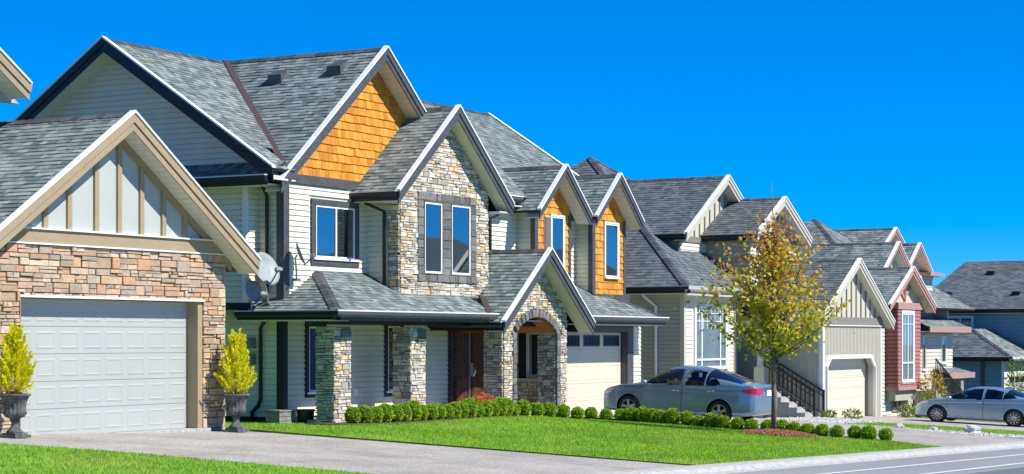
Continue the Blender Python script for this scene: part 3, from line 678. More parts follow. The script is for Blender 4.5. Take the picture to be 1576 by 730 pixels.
# double entrance door
dr = B.part('entrance_door', MB().box(43.72, 44.575, YF - .05, YF + .05, -.1, 2.04).box(44.585, 45.45, YF - .05, YF + .05, -.1, 2.04), 'wood')
for x in (43.72, 44.585):
    for (z0, z1) in ((.0, .75), (.9, 1.9)): ob('panel', MB().box(x + .14, x + .73, YF - .075, YF - .0505, z0, z1).box(x + .2, x + .67, YF - .09, YF - .0755, z0 + .06, z1 - .06), 'wood', dr)
ob('astragal', MB().box(44.55, 44.61, YF - .1, YF - .0505, -.1, 2.04), 'steel', dr)
ob('door_handle', MB().box(44.5, 44.66, YF - .16, YF - .101, .75, 1.1).tube([(44.62, YF - .2, .98), (44.62, YF - .26, .9), (44.62, YF - .2, .75)], .02), 'steel', dr)
B.part('door_frame', MB().box(43.6, 43.718, YF - .06, YF + .03, -.1, 2.15).box(45.452, 45.57, YF - .06, YF + .03, -.1, 2.15).box(43.718, 45.452, YF - .06, YF + .03, 2.042, 2.15), 'black')
B.part('porch_beam', MB().box(36.3, 47.0, 25.3, 25.62, 2.06, 2.19), 'black')
B.part('porch_ceiling', MB().box(36.0, 47.2, 24.95, 26.58, 2.192, 2.22), 'soffit')
# upper storey, left block cantilevered over the side wall
B.siding(left(35.95), rect(-36, -27.3, 2.56, 5.36), m='siding'); B.siding(front(27.3), rect(35.95, 36.45, 2.56, 5.36), m='siding')
B.part('sill_band', MB().box(35.9, 36.44, 27.25, 36, 2.40, 2.555), 'black')
B.part('corner_trim', MB().box(35.9, 36.0, 27.25, 27.36, 2.56, 5.36), 'white')
B.siding(left(36.45), rect(-27.3, -YF, 2.43, 5.36), m='siding')
B.siding(fb, rect(36.45, 39.85, 3.2, 5.3), holes=[(37.45, 39.45, 3.45, 5.05)], m='siding')
B.part('corner_trim', MB().box(36.40, 36.62, YF - .045, YF + .16, 2.5, 5.3), 'trim_b')
B.window(fb, 37.66, 39.28, 3.63, 4.86, trim='trim_b', tw=.17, vb=(.52,), top=.14)
B.pipe([(35.75, 26.5, 5.33), (35.8, 26.75, 5.24), (36.36, 27.0, 5.0), (36.36, 27.0, 2.75)], .045)
# big side gable
mz, mze, mY, mf, mb_ = 8.75, 5.52, 31.0, 26.1, 36.0      # main ridge z, eave z, ridge Y, front eave Y, back eave Y
mp = (mz - mze) / (mY - mf)
B.siding(left(35.95), ccw([(-35.7, 5.37), (-26.75, 5.37), (-26.75, mz - .12 - mp * (mY - 26.75)), (-mY, mz - .12), (-35.7, mz - .12 - mp * 4.7)]), m='siding')
rx0, rx1 = 35.4, 53.3
for (x0, x1, y0, t) in ((rx0, 36.2, mf, True), (36.2, 43.9, 26.95, True), (43.9, rx1, 26.2, True)):
    z = mz - mp * (mY - y0); B.slope([(x0, y0, z), (x1, y0, z), (x1, mY, mz), (x0, mY, mz)])
B.slope([(rx1, mb_, mz - mp * 5), (rx0, mb_, mz - mp * 5), (rx0, mY, mz), (rx1, mY, mz)], 'roof_deck', tabs=False)
B.caps((rx0, mY, mz), (rx1, mY, mz), drop=mp)
B.rakes('X', mY, 4.9, mze, mz, rx0, 35.95, -1, m='black', depth=.3)  # shaded gable side: charcoal trim coloured black to stand for the shade
B.rakes('X', mY, 4.9, mze, mz, rx1, 53, 1, m='black', depth=.3)
# pent roof below the side gable
B.slope([(35.3, 36, 5.36), (35.3, 26.2, 5.36), (35.94, 26.2, 5.72), (35.94, 36, 5.72)])
B.gutter((35.3, 36, 5.355), (35.3, 26.2, 5.355), (-1, 0, 0)); B.part('soffit', MB().box(35.33, 35.95, 26.3, 36, 5.17, 5.2), 'soffit')
B.part('soffit', MB().box(35.952, 36.44, 26.25, 27.29, 5.30, 5.33), 'soffit')
# cedar gable
cx_, chw, cze, czr = 40.05, 4.3, 5.28, 8.78
B.cedar(fb, gpoly(cx_, chw, cze, czr, 5.52, None, 43.6))
B.part('frieze', MB().box(36.3, 40.1, YF - .07, YF + .05, 5.302, 5.515), 'trim_b')
B.gable_y(cx_, chw, cze, czr, 26.18, 31.1, YF, tabs=(True, True), depth=.3)
B.part('valley_flashing', MB().bar((36.0, 26.25, 5.62), (40.0, 31.0, 8.82), .16, .03), 'valley')
for (y, x) in ((28.75, 39.25), (27.1, 39.4)):
    z = czr - (czr - cze) / chw * (cx_ - x)
    V = [(x - .22, y + .2, z - .16), (x - .22, y - .2, z - .16), (x + .2, y - .2, z + .17), (x + .2, y + .2, z + .17), (x - .24, y + .2, z + .06), (x - .24, y - .2, z + .06), (x + .1, y - .17, z + .22), (x + .1, y + .17, z + .22)]
    B.part('roof_vent', MB().add(V, [(0, 1, 5, 4), (4, 5, 6, 7), (1, 2, 6, 5), (3, 0, 4, 7), (2, 3, 7, 6)]), 'trim_b')
# stone bay
YS = 25.65; bx0, bx1 = 39.85, 44.05; bc, bhw, bze, bzr = 41.92, 2.74, 5.22, 7.49
fs = front(YS); bh = [(40.62, 43.4, 3.14, 5.33)]
bw = gpoly(bc, bhw, bze, bzr, 5.0, bx0, bx1)
bw = ccw([(bx0, 2.6), (bx1, 2.6)] + [p for p in sorted([q for q in bw if q[1] > 5.001], key=lambda q: -q[0])])
B.stones(fs, bw, holes=bh, hr=(.05, .105), wr=(.16, .42))
B.stones(left(bx0), rect(-YS - .32, -YS, 2.6, 5.2), hr=(.05, .11), wr=(.12, .3))
B.siding(left(bx0 + .02), rect(-YF, -YS - .32, 2.6, 5.2), m='siding')
B.part('side_wall', MB().box(bx1 - .14, bx1 - .002, YS + .22, YF, 2.6, 5.2), 'siding')
B.gable_y(bc, bhw, bze, bzr, 25.27, 29.4, YS, tabs=(True, True), gut=(True, True), depth=.3)
B.part('soffit', MB().box(bc - bhw + .03, bx0 - .03, 25.3, 26.58, 5.0, 5.03), 'soffit')
B.part('soffit', MB().box(bx1 + .03, bc + bhw - .03, 25.3, 26.58, 5.0, 5.03), 'soffit')
B.pipe([(39.4, 26.35, 5.1), (39.4, 26.35, 5.0), (39.74, 26.02, 4.8), (39.74, 26.02, 2.95)], .045)
# dark rough surround of the bay window, single stones, two tall lights
def surround(fr, blocks, par):
    for q in blocks:
        B.piece('surround_stone', par, stone_piece(fr, ccw(q), .0005, rng.uniform(.05, .07), .015, .008), 'stone_dark', area(q))
sw_ = B.wall(fs, rect(40.64, 43.38, 3.16, 5.31), 'stone_dark', .1, 'window_surround', d=.02)
blk = []
def run(u0, u1, v0, v1, n, hor): 
    ts = sorted([0, 1] + [(i + rng.uniform(-.2, .2)) / n for i in range(1, n)])
    for a, b in zip(ts, ts[1:]):
        blk.append(rect(u0 + (u1 - u0) * a + .004, u0 + (u1 - u0) * b - .004, v0, v1) if hor else rect(u0, u1, v0 + (v1 - v0) * a + .004, v0 + (v1 - v0) * b - .004))
run(40.62, 43.40, 5.13, 5.33, 10, True); run(40.62, 43.40, 3.14, 3.31, 10, True); run(40.62, 40.87, 3.31, 5.13, 9, False); run(43.13, 43.40, 3.31, 5.13, 9, False); run(41.76, 42.14, 3.31, 5.13, 8, False)
surround(fs, blk, sw_)
fsw = front(YS - .022)
B.window(fsw, 40.9, 41.73, 3.35, 5.1, trim='stone_dark', tw=.02, vb=(), sill=False, d0=.01, sw=.05); B.window(fsw, 42.17, 43.1, 3.35, 5.1, trim='stone_dark', tw=.02, vb=(), sill=False, d0=.01, sw=.05)
# wall right of the bay, between the small gables
B.siding(fb, rect(44.05, 52.8, 2.9, 5.5), holes=[(47.4, 49.2, 2.8, 5.6), (50.8, 52.8, 2.8, 5.6)], m='siding')
B.part('corner_trim', MB().box(45.15, 45.4, YF - .09, YF - .022, 3.2, 5.3), 'black')
B.part('soffit', MB().box(44.6, 53, 26.22, YF - .02, 5.33, 5.36), 'soffit')
zz = mz - mp * (mY - 26.2)
B.gutter((44.55, 26.2, zz - .005), (46.75, 26.2, zz - .005), (0, -1, 0), m='trim_b', facem='trim_b', edge='white'); B.gutter((49.5, 26.2, zz - .005), (50.2, 26.2, zz - .005), (0, -1, 0), m='trim_b', edge='white')
B.pipe([(46.35, 26.15, 5.42), (46.3, 26.25, 5.25), (45.65, 26.5, 4.95), (45.65, 26.5, 3.2)], .045)
B.pipe([(50.25, 26.15, 5.40), (50.2, 26.3, 5.2), (49.7, 26.5, 5.05), (49.7, 26.52, 4.9)], .045)
YG = 26.05; fg = front(YG)
for (c, x0, x1, wu0, wu1, wv0, wv1) in ((48.28, 47.3, 49.35, 48.2, 48.92, 3.4, 5.15), (51.66, 50.75, 52.85, 51.5, 52.35, 3.55, 5.12)):
    zt = 6.53; hwg = 1.52; zb = 5.22; pg_ = (zt - zb) / hwg
    pol = ccw([(x0, 3.0), (x1, 3.0), (x1, zt - .12 - pg_ * (x1 - c)), (c, zt - .12), (x0, zt - .12 - pg_ * (c - x0))])
    B.cedar(fg, pol, holes=[(wu0 - .06, wu1 + .06, wv0 - .06, wv1 + .06)])
    B.siding(left(x0), rect(-YF, -YG, 2.9, 5.3), m='siding')
    B.part('side_wall', MB().box(x1 - .12, x1 - .003, YG + .15, YF, 2.9, 5.3), 'siding')
    B.part('corner_trim', MB().box(x0 - .055, x0 + .13, YG - .045, YG + .1, 3.0, 5.25), 'trim_b'); B.part('corner_trim', MB().box(x1 - .1, x1 + .03, YG - .04, YG + .1, 3.0, 5.25), 'trim_b')
    B.gable_y(c, hwg, zb, zt, 25.62, 28.3, YG, tabs=(True, True), depth=.26)
    B.part('base_skirt', MB().box(x0 - .12, x1 + .1, YG - .12, YG - .003, 2.84, 3.04), 'trim_b')
    if c < 50: B.window(fg, wu0 + .0, wu1, wv0, wv1, trim='white', tw=.05, vb=(), sill=False, d0=.03); B.part('shutter', MB().add(*[q for q in prism(fg, rect(wu0 - .4, wu0 - .06, wv0, wv1), .0, .05)]), 'blind'); 
    else: B.window(fg, wu0, wu1, wv0, wv1, trim='white', tw=.05, vb=(), sill=True, d0=.03)
mbx = MB()
for i in range(30): mbx.box(47.82, 48.13, YG - .075, YG - .051, 3.42 + i * .057, 3.42 + i * .057 + .035)
B.part('shutter_louvres', mbx, 'trim_c')
# porch roof: hipped both ends
pe, pz, pp = 24.75, 2.35, .52
zt = pz + pp * (YF - pe)
B.slope([(35.9, pe, pz), (42.95, pe, pz), (42.95, YF, zt), (35.9 + (YF - pe), YF, zt)])
B.slope([(42.95, 25.55, pz + pp * (25.55 - pe)), (47.4, 25.55, pz + pp * (25.55 - pe)), (47.4, YF, zt), (42.95, YF, zt)])
B.slope([(47.4, pe, pz), (52.9, pe, pz), (52.9 - (YF - pe), YF, zt), (47.4, YF, zt)])
B.slope([(35.9, YF, pz), (35.9, pe, pz), (35.9 + (YF - pe), YF, zt)])
B.slope([(35.9, 27.5, pz), (35.9, YF, pz), (36.44, YF, pz + pp * .54), (36.44, 27.5, pz + pp * .54)])
B.slope([(52.9, pe, pz), (52.9, YF, pz), (52.9 - (YF - pe), YF, zt)])
B.caps((35.9, pe, pz), (35.9 + YF - pe, YF, zt), lift=.03, drop=.35); B.caps((52.9, pe, pz), (52.9 - YF + pe, YF, zt), lift=.03, drop=.35)
B.gutter((35.9, 27.5, pz - .005), (35.9, pe - .1, pz - .005), (-1, 0, 0)); B.gutter((35.8, pe, pz - .005), (42.9, pe, pz - .005), (0, -1, 0), m='trim_b', edge='white'); B.gutter((47.5, pe, pz - .005), (53.0, pe, pz - .005), (0, -1, 0), m='trim_b', edge='white')  # shade put into colour: left run black, sunlit front charcoal with white lip
B.part('soffit', MB().box(35.9, 36.43, 24.8, 27.5, 2.13, 2.16), 'soffit'); B.part('soffit', MB().box(47.2, 52.9, 24.8, 25.58, 2.12, 2.15), 'soffit')
B.part('valley_flashing', MB().bar((42.6, 24.75, 2.4), (44.4, 26.2, 3.2), .14, .02), 'valley')
# stone columns
def column(h, x0, x1, y0, y1, z0, z1, name='stone_column'):
    c = h.part(name, MB().box(x0 + .02, x1 - .02, y0 + .02, y1 - .02, z0, z1), 'mortar')
    for fr, a, b in ((front(y0 + .02), x0, x1), (left(x0 + .02), -y1, -y0), (right(x1 - .02), y0, y1)):
        h.stones(fr, rect(a, b, z0, z1), hr=(.05, .11), wr=(.12, .36), parent=c, pro=(.02, .05))
    return c
column(B, 36.47, 37.1, 25.2, 25.72, -.35, 2.02); column(B, 39.66, 40.3, 25.2, 25.72, -.35, 2.02)
B.part('house_number_plate', MB().box(36.7, 37.05, 25.14, 25.165, 1.78, 1.94), 'stone_dark'); B.part('house_number_plate', MB().box(39.9, 40.24, 25.14, 25.165, 1.7, 1.96), 'stone_dark')
# arched stone entry
YA = 24.85; ax0, ax1, ao0, ao1 = 43.45, 46.87, 44.1, 46.28; ac = (ao0 + ao1) / 2
sv, rise = 1.9, .4; hc = (ao1 - ao0) / 2; rad = (hc * hc + rise * rise) / (2 * rise); cv = sv + rise - rad
fA = front(YA); gA = gpoly(45.16, 2.45, 2.15, 4.06, 2.1, ax0, ax1)
wallA = ccw([(ax0, -.45), (ax1, -.45)] + sorted([q for q in gA if q[1] > 2.101], key=lambda q: -q[0]))
# masonry body with a true arched opening
def arch_pts(r, n=14):
    a0 = math.asin(min(1, hc / rad)); return [(ac + r * math.sin(t), cv + r * math.cos(t)) for t in [(-a0 + 2 * a0 * i / n) for i in range(n + 1)]]
mbA = MB()
mbA.add(*prism(fA, rect(ax0, ao0, -.45, sv), -.55, 0)); mbA.add(*prism(fA, rect(ao1, ax1, -.45, sv), -.55, 0))
ap = arch_pts(rad); topz = lambda x: 4.06 - .12 - (4.06 - 2.15) / 2.45 * abs(x - 45.16)
xs_ = [ax0] + [p[0] for p in ap] + [ax1]; zs_ = [sv] + [p[1] for p in ap] + [sv]
for i in range(len(xs_) - 1):
    if xs_[i + 1] - xs_[i] < 1e-4: continue
    mbA.add(*prism(fA, [(xs_[i], zs_[i]), (xs_[i + 1], zs_[i + 1]), (xs_[i + 1], topz(xs_[i + 1])), (xs_[i], topz(xs_[i]))], -.55, 0))
arch_w = B.part('arch_wall', mbA, 'mortar')
RW = .2
B.stones(fA, wallA, holes=[(ao0 - RW, ao1 + RW, -.6, sv)], arch=(ac, cv, rad + RW + .01, sv), hr=(.05, .1), wr=(.14, .38), parent=arch_w)
B.stones(left(ax0), rect(-YA - .55, -YA, -.45, 2.1), hr=(.05, .11), wr=(.14, .34), parent=arch_w)
B.stones(left(ao1), rect(-YA - .55, -YA, -.45, sv + .1), hr=(.05, .11), wr=(.12, .3), parent=arch_w, pro=(-.001, .02))
blk = []
n = 13; a0 = math.asin(hc / rad)
for i in range(n):
    t0, t1 = -a0 + 2 * a0 * i / n + .006, -a0 + 2 * a0 * (i + 1) / n - .006; ro = rad + RW + (.07 if i == n // 2 else 0)
    blk.append([(ac + rad * math.sin(t0), cv + rad * math.cos(t0)), (ac + ro * math.sin(t0), cv + ro * math.cos(t0)), (ac + ro * math.sin(t1), cv + ro * math.cos(t1)), (ac + rad * math.sin(t1), cv + rad * math.cos(t1))])
run(ao0 - RW, ao0, -.45, sv, 12, False); run(ao1, ao1 + RW, -.45, sv, 12, False)
surround(fA, blk, arch_w)
# vaulted cedar ceiling inside the arch and the porch behind it
V = []; F = []
for (x, z) in arch_pts(rad - .012): V += [(x, YA - .0, z), (x, 26.5, z)]
for i in range(14): F.append((2 * i, 2 * i + 1, 2 * i + 3, 2 * i + 2))
B.part('vaulted_ceiling', MB().add(V, F), 'ceiling', smooth=True)
B.siding(left(46.9), rect(-YF, -YA - .56, -.3, 2.4), holes=[(-26.06, -25.56, .66, 1.96)], m='siding')
lw_ = B.part('low_stone_wall', MB().box(46.66, 46.85, 25.45, 26.55, -.45, .6), 'mortar')
B.stones(left(46.66), rect(-26.55, -25.45, -.45, .6), hr=(.06, .12), wr=(.14, .34), parent=lw_); B.part('wall_cap', MB().box(46.58, 46.85, 25.45, 26.55, .602, .66), 'pale_c')
B.part('porch_post', MB().box(46.7, 46.84, 26.06, 26.22, .662, 2.15), 'black'); B.part('porch_rail', MB().box(46.74, 46.8, 26.24, 26.55, .95, 1.03), 'black')
B.window(left(46.9), -26.0, -25.62, .72, 1.9, trim='white', tw=.05, vb=(), d0=.045, sill=False)
B.gable_y(45.16, 2.45, 2.15, 4.06, 24.42, 27.6, YA, tabs=(True, True), gut=(True, True), depth=.3)
# garage
YD = 25.6; fD = front(YD)
B.part('garage_wall', MB().add(*prism(fD, rect(46.9, 48.24, -.6, 2.4), -.2, 0)).add(*prism(fD, rect(52.04, 53.0, -.6, 2.4), -.2, 0)).add(*prism(fD, rect(48.24, 52.04, 1.93, 2.4), -.2, 0)), 'trim_b')
B.stones(front(YD - .001), rect(46.9, 48.1, -.6, 2.1), hr=(.05, .11), wr=(.14, .34), thick=.0005)
B.siding(front(YD - .001), rect(52.45, 53.0, -.6, 2.1), m='siding', thick=.0005)
B.part('door_post', MB().box(52.05, 52.44, YD - .06, YD - .002, -.6, 2.1), 'trim_b'); B.part('door_header', MB().box(48.1, 52.05, YD - .05, YD - .002, 1.93, 2.1), 'trim_b')
B.sectional(front(YD + .16), 48.26, 52.02, -.5, 1.92, 5, 3, 'door_b', d=0, winrow=True, frame_m='trim_b')
B.part('side_wall', MB().box(52.86, 52.998, YD + .21, 36, -.7, 2.3), 'siding'); B.part('side_wall', MB().box(52.7, 52.83, YF + .15, 36, 2.3, 5.4), 'siding')
B.finish()

# ================================================================== HOUSE C: taupe house with board-and-batten garage
Cc = House('taupe_house', (62, 25.6, -.8), 'taupe siding house with hipped roof, curtained front window and board and batten garage', detail=False)
ce = 3.35; cap_ = (62, 31.9, 8.15)
k4 = [(55.5, 25.2, ce), (68.5, 25.2, ce), (68.5, 38.6, ce), (55.5, 38.6, ce)]
Cc.slope([k4[0], k4[1], cap_], 'shingle_dk', e=.16); Cc.slope([k4[3], k4[0], cap_], 'shingle_dk', e=.16)
Cc.slope([k4[1], k4[2], cap_], 'shingle_dk', tabs=False); Cc.slope([k4[2], k4[3], cap_], 'shingle_dk', tabs=False)
Cc.caps(k4[0], cap_, drop=.4, lift=.03); Cc.caps(k4[1], cap_, drop=.4, lift=.03)
Cc.gutter((55.5, 38.6, ce - .005), (55.5, 25.1, ce - .005), (-1, 0, 0)); Cc.gutter((55.4, 25.2, ce - .005), (60.6, 25.2, ce - .005), (0, -1, 0), m='pale_c', facem='pale_c', face=.26)
Cc.part('soffit', MB().box(55.5, 68.4, 25.25, 38.5, ce - .23, ce - .2), 'soffit')
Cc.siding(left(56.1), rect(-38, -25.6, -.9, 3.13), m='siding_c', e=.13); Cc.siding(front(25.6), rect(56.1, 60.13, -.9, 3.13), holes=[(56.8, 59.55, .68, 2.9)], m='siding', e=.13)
Cc.part('corner_trim', MB().box(56.05, 56.2, 25.55, 25.7, -.9, 3.13), 'pale_c'); Cc.part('corner_trim', MB().box(60.02, 60.16, 25.53, 25.7, -.9, 3.13), 'pale_c')
Cc.part('foundation', MB().box(56.15, 67, 25.65, 38, -1.5, -.9), 'concrete')
Cc.window(front(25.6), 56.95, 59.4, .8, 2.76, trim='white', tw=.09, vb=(.2, .8), hb=(.14,), glass='pane', curtain=True, sw=.06, bars=(8, (2.3, 2.55), 2.05, 2.74))
Cc.pipe([(55.7, 26.85, 3.2), (55.8, 26.8, 3.05), (56.0, 26.5, 2.75), (56.0, 26.5, -.8)], .05, 'white')
# front-slope gables
for (xc_, hw_, ze_, zr_, y0_, y1_, wy, zb_) in ((61.92, 3.46, 5.15, 7.26, 26.6, 31.2, 27.0, 4.3), (63.05, 2.48, 5.2, 6.54, 25.0, 29.4, 25.4, 3.3)):
    f_ = front(wy); x0_, x1_ = xc_ - hw_ + .42, xc_ + hw_ - .42; pp_ = (zr_ - ze_) / hw_
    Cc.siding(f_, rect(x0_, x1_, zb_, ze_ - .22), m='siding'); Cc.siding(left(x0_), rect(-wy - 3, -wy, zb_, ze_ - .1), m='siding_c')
    g_ = Cc.wall(f_, gpoly(xc_, hw_, ze_, zr_, ze_ - .02), 'panel_c', name='gable_wall')
    x = x0_ + .3
    while x < x1_:
        t = zr_ - .16 - pp_ * (abs(x - xc_) + .04)
        if t > ze_ + .05: Cc.part('batten', MB().box(x - .03, x + .03, wy - .035, wy - .001, ze_ - .02, t), 'trim_c')
        x += .42
    Cc.part('frieze', MB().box(x0_ - .1, x1_ + .1, wy - .06, wy - .001, ze_ - .22, ze_ - .022), 'trim_c')
    Cc.gable_y(xc_, hw_, ze_, zr_, y0_, y1_, wy, m='pale_c', shingle='shingle_dk', tabs=(True, True), gut=(True, False), gm='black', e=.16)
Cc.window(front(25.4), 62.6, 63.5, 3.75, 4.85, trim='white', tw=.07, vb=(.5,)); Cc.window(front(25.4), 61.5, 62.2, 3.9, 4.85, trim='white', tw=.06, vb=())
Cc.slope([(60.2, 24.6, 3.0), (66.5, 24.6, 3.0), (66.5, 25.38, 3.5), (60.2, 25.38, 3.5)], 'shingle_dk')
Cc.gutter((60.2, 24.6, 2.995), (66.5, 24.6, 2.995), (0, -1, 0), m='pale_c')
# garage wing
gY = 23.0; gf = front(gY); g0, g1 = 61.33, 67.16; gxc, ghw, gze, gzr = 64.12, 3.62, 2.31, 4.43
do0, do1, dz0, dz1, ch = 61.66, 66.45, -1.05, 1.12, .32
Cc.part('garage_wall', MB().add(*prism(gf, rect(g0, do0, -1.4, 2.2), -.2, 0)).add(*prism(gf, rect(do1, g1, -1.4, 2.2), -.2, 0)).add(*prism(gf, rect(do0, do1, dz1, 2.2), -.2, 0)).add(*prism(gf, [(do0, dz1 - ch), (do0 + ch * 1.3, dz1), (do0, dz1)], -.2, 0)).add(*prism(gf, [(do1, dz1 - ch), (do1, dz1), (do1 - ch * 1.3, dz1)], -.2, 0)), 'pale_c')
x = g0 + .06
while x < g1 - .05:
    lo = dz1 + .12 if do0 - .12 < x < do1 + .12 else -1.2
    Cc.part('rib_board', MB().box(x, x + .09, gY - .022, gY - .001, lo, 2.2), 'pale_c'); x += .14
for a, b in (((do0, -1.1), (do0, dz1 - ch)), ((do0, dz1 - ch), (do0 + ch * 1.3, dz1)), ((do0 + ch * 1.3, dz1), (do1 - ch * 1.3, dz1)), ((do1 - ch * 1.3, dz1), (do1, dz1 - ch)), ((do1, dz1 - ch), (do1, -1.1))):
    Cc.part('door_casing', MB().bar((a[0], gY - .035, a[1]), (b[0], gY - .035, b[1]), .06, .11), 'white')
Cc.part('door_jamb', MB().box(do1 - .002, do1 + .1, gY + .2, gY + .34, -1.2, dz1 + .1).box(do0 - .1, do0 + .002, gY + .2, gY + .34, -1.2, dz1 + .1).box(do0, do1, gY + .2, gY + .34, dz1 + .02, dz1 + .1), 'trim_c')
Cc.sectional(front(gY + .3), do0, do1, dz0, dz1 + .02, 6, 2, 'door_b', d=0)
Cc.part('corner_trim', MB().box(g0 - .03, g0 + .12, gY - .045, gY + .1, -1.2, 2.2), 'white'); Cc.part('corner_trim', MB().box(g1 - .1, g1 + .03, gY - .045, gY + .1, -1.2, 2.2), 'white')
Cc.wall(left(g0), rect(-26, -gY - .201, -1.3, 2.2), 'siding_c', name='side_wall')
for y in [gY + .2 + .3 * i for i in range(9)]: Cc.part('batten', MB().box(g0 - .03, g0 - .001, y, y + .05, -1.2, 2.2), 'pale_c')
Cc.part('frieze', MB().box(g0 - .1, g1 + .1, gY - .06, gY + .05, 2.203, 2.47), 'trim_c'); Cc.part('frieze_foot', MB().box(g0 - .1, g1 + .1, gY - .08, gY + .05, 2.17, 2.2), 'white')
Cc.wall(gf, gpoly(gxc, ghw, gze, gzr, 2.472), 'panel_c', name='gable_wall')
for i in range(-6, 7):
    x = gxc + i * .48; t = gzr - .16 - (gzr - gze) / ghw * (abs(x - gxc) + .04)
    if t > 2.55: Cc.part('batten', MB().box(x - .035, x + .035, gY - .035, gY - .001, 2.472, t), 'trim_c')
Cc.gable_y(gxc, ghw, gze, gzr, 22.72, 29, gY, m='pale_c', shingle='shingle_dk', tabs=(True, False), gut=(True, True), gm='pale_c', e=.16)
# entry: recessed wall, columns, landing, stair, iron rail
Cc.siding(front(26.6), rect(60.1, 61.4, -.9, 3.1), m='siding_c'); Cc.part('entry_door', MB().box(60.35, 61.2, 26.5, 26.59, .2, 2.25).box(60.25, 60.34, 26.48, 26.6, .2, 2.35).box(61.21, 61.29, 26.48, 26.6, .2, 2.35), 'white')
Cc.part('side_wall', MB().box(60.0, 60.12, 25.72, 26.6, -.9, 3.1), 'siding_c')
Cc.part('landing', MB().box(60.18, 61.28, 24.6, 26.5, -1.1, .16), 'concrete')
for i, (x, y) in enumerate(((60.3, 24.72), (61.15, 24.72))):
    Cc.part('porch_column', MB().box(x - .1, x + .1, y - .1, y + .1, .85, 3.0).box(x - .13, x + .13, y - .13, y + .13, .8, .85).box(x - .13, x + .13, y - .13, y + .13, 2.85, 3.0), 'pale_c')
    Cc.part('column_plinth', MB().box(x - .18, x + .18, y - .18, y + .18, .16, .8), 'stone_b')
Cc.part('shutter_panel', MB().add(*prism(front(25.57), [(60.3, 1.5), (60.42, 1.3), (60.54, 1.5), (60.54, 3.0), (60.3, 3.0)], 0, .05)), 'pale_c')
st_ = MB()
for i in range(6): Cc.part('stair_step', MB().box(60.3, 61.25, 24.6 - (i + 1) * .28, 24.6 - i * .28 - .002, -1.2, .16 - (i + 1) * .165), 'concrete')
for x in (60.34, 61.2):
    a = (x, 24.6, 1.02); b = (x, 22.9, .02)
    rl = Cc.part('iron_railing', MB().bar(a, b, .045, .05).bar((x, 24.6, .92 - .06), (x, 22.9, -.14), .03, .03).bar((x, 24.6, .3), (x, 22.9, -.72), .03, .03), 'black')
    for i in range(12):
        t = i / 11; y = 24.6 - 1.7 * t; ob('baluster', MB().box(x - .012, x + .012, y - .012, y + .012, .3 - 1.02 * t, 1.0 - t), 'black', rl)
    ob('newel_post', MB().box(x - .03, x + .03, 22.86, 22.93, -1.0, .07), 'black', rl)
rl = Cc.part('iron_railing', MB().box(60.2, 61.28, 24.5, 24.54, 1.0, 1.04), 'black')
Cc.finish()

# ================================================================== HOUSE E: ivory house with rose trim
E_ = House('rose_trim_house', (76, 24.5, -1.1), 'ivory house with rose red trim, tall red bay window and stacked small gables', detail=False)
ee = 2.98; eap = (79.6, 30.2, 6.85)
q4 = [(70.7, 24.1, ee), (82.5, 24.1, ee), (88, 37, ee), (70.7, 37, ee)]
E_.slope([q4[0], q4[1], eap], e=.17); E_.slope([q4[3], q4[0], eap], e=.17); E_.slope([q4[1], q4[2], eap], tabs=False); E_.slope([q4[2], q4[3], eap], tabs=False)
E_.caps(q4[0], eap, drop=.4, lift=.03); E_.caps(q4[1], eap, drop=.4, lift=.03)
EY = 24.5; ef = front(EY)
E_.siding(left(71.2), rect(-36, -EY, -1.3, 2.8), m='siding_e', e=.15); E_.siding(ef, rect(71.2, 76.3, -1.3, 2.9), holes=[(72.75, 74.1, -1.05, -.2)], m='siding_e', e=.15)
E_.part('foundation', MB().box(71.3, 80, EY + .05, 36, -2, -1.3), 'concrete')
E_.gutter((70.7, 37, ee - .005), (70.7, 24.1, ee - .005), (-1, 0, 0), m='black')
# red bay
by = 24.0; bfx = front(by)
E_.siding(bfx, rect(72.05, 74.75, -.1, 2.86), holes=[(72.42, 73.93, .04, 2.8)], m='red', e=.15, thick=.45); E_.siding(left(72.05), rect(-EY, -by - .001, -.1, 2.86), m='red', e=.15)
E_.part('bay_base', MB().box(72.0, 74.8, by - .06, EY - .03, -.22, -.102), 'pink'); E_.part('bay_frieze', MB().box(71.95, 74.85, by - .07, EY - .03, 2.86, 3.12), 'pink')
E_.window(bfx, 72.5, 73.85, .12, 2.72, trim='white', tw=.1, vb=(.5,), hb=(.27,), glass='pane', curtain=True, sw=.06, bars=(4, (2.3,), .85, 2.7))
E_.part('bay_skirt', MB().box(72.1, 74.6, by + .1, EY - .03, -.62, -.222), 'siding_c')
E_.window(ef, 72.85, 74.0, -.95, -.3, trim='pink', tw=.1, vb=(.5,), sw=.05, sill=False)
gx, gh, ge, gr = 73.0, 2.75, 2.98, 4.45
E_.wall(front(24.08), gpoly(gx, gh, ge, gr, 3.125), 'panel_c', name='gable_wall')
for a, b in (((gx, 3.15), (gx, 4.05)), ((gx, 3.3), (gx - .75, 3.75)), ((gx, 3.3), (gx + .75, 3.75))): E_.part('gable_brace', MB().bar((a[0], 24.05, a[1]), (b[0], 24.05, b[1]), .05, .12), 'pink')
E_.gable_y(gx, gh, ge, gr, 23.72, 28.5, 24.08, m='pink', gut=(True, False), gm='black', tabs=(True, True), e=.17)
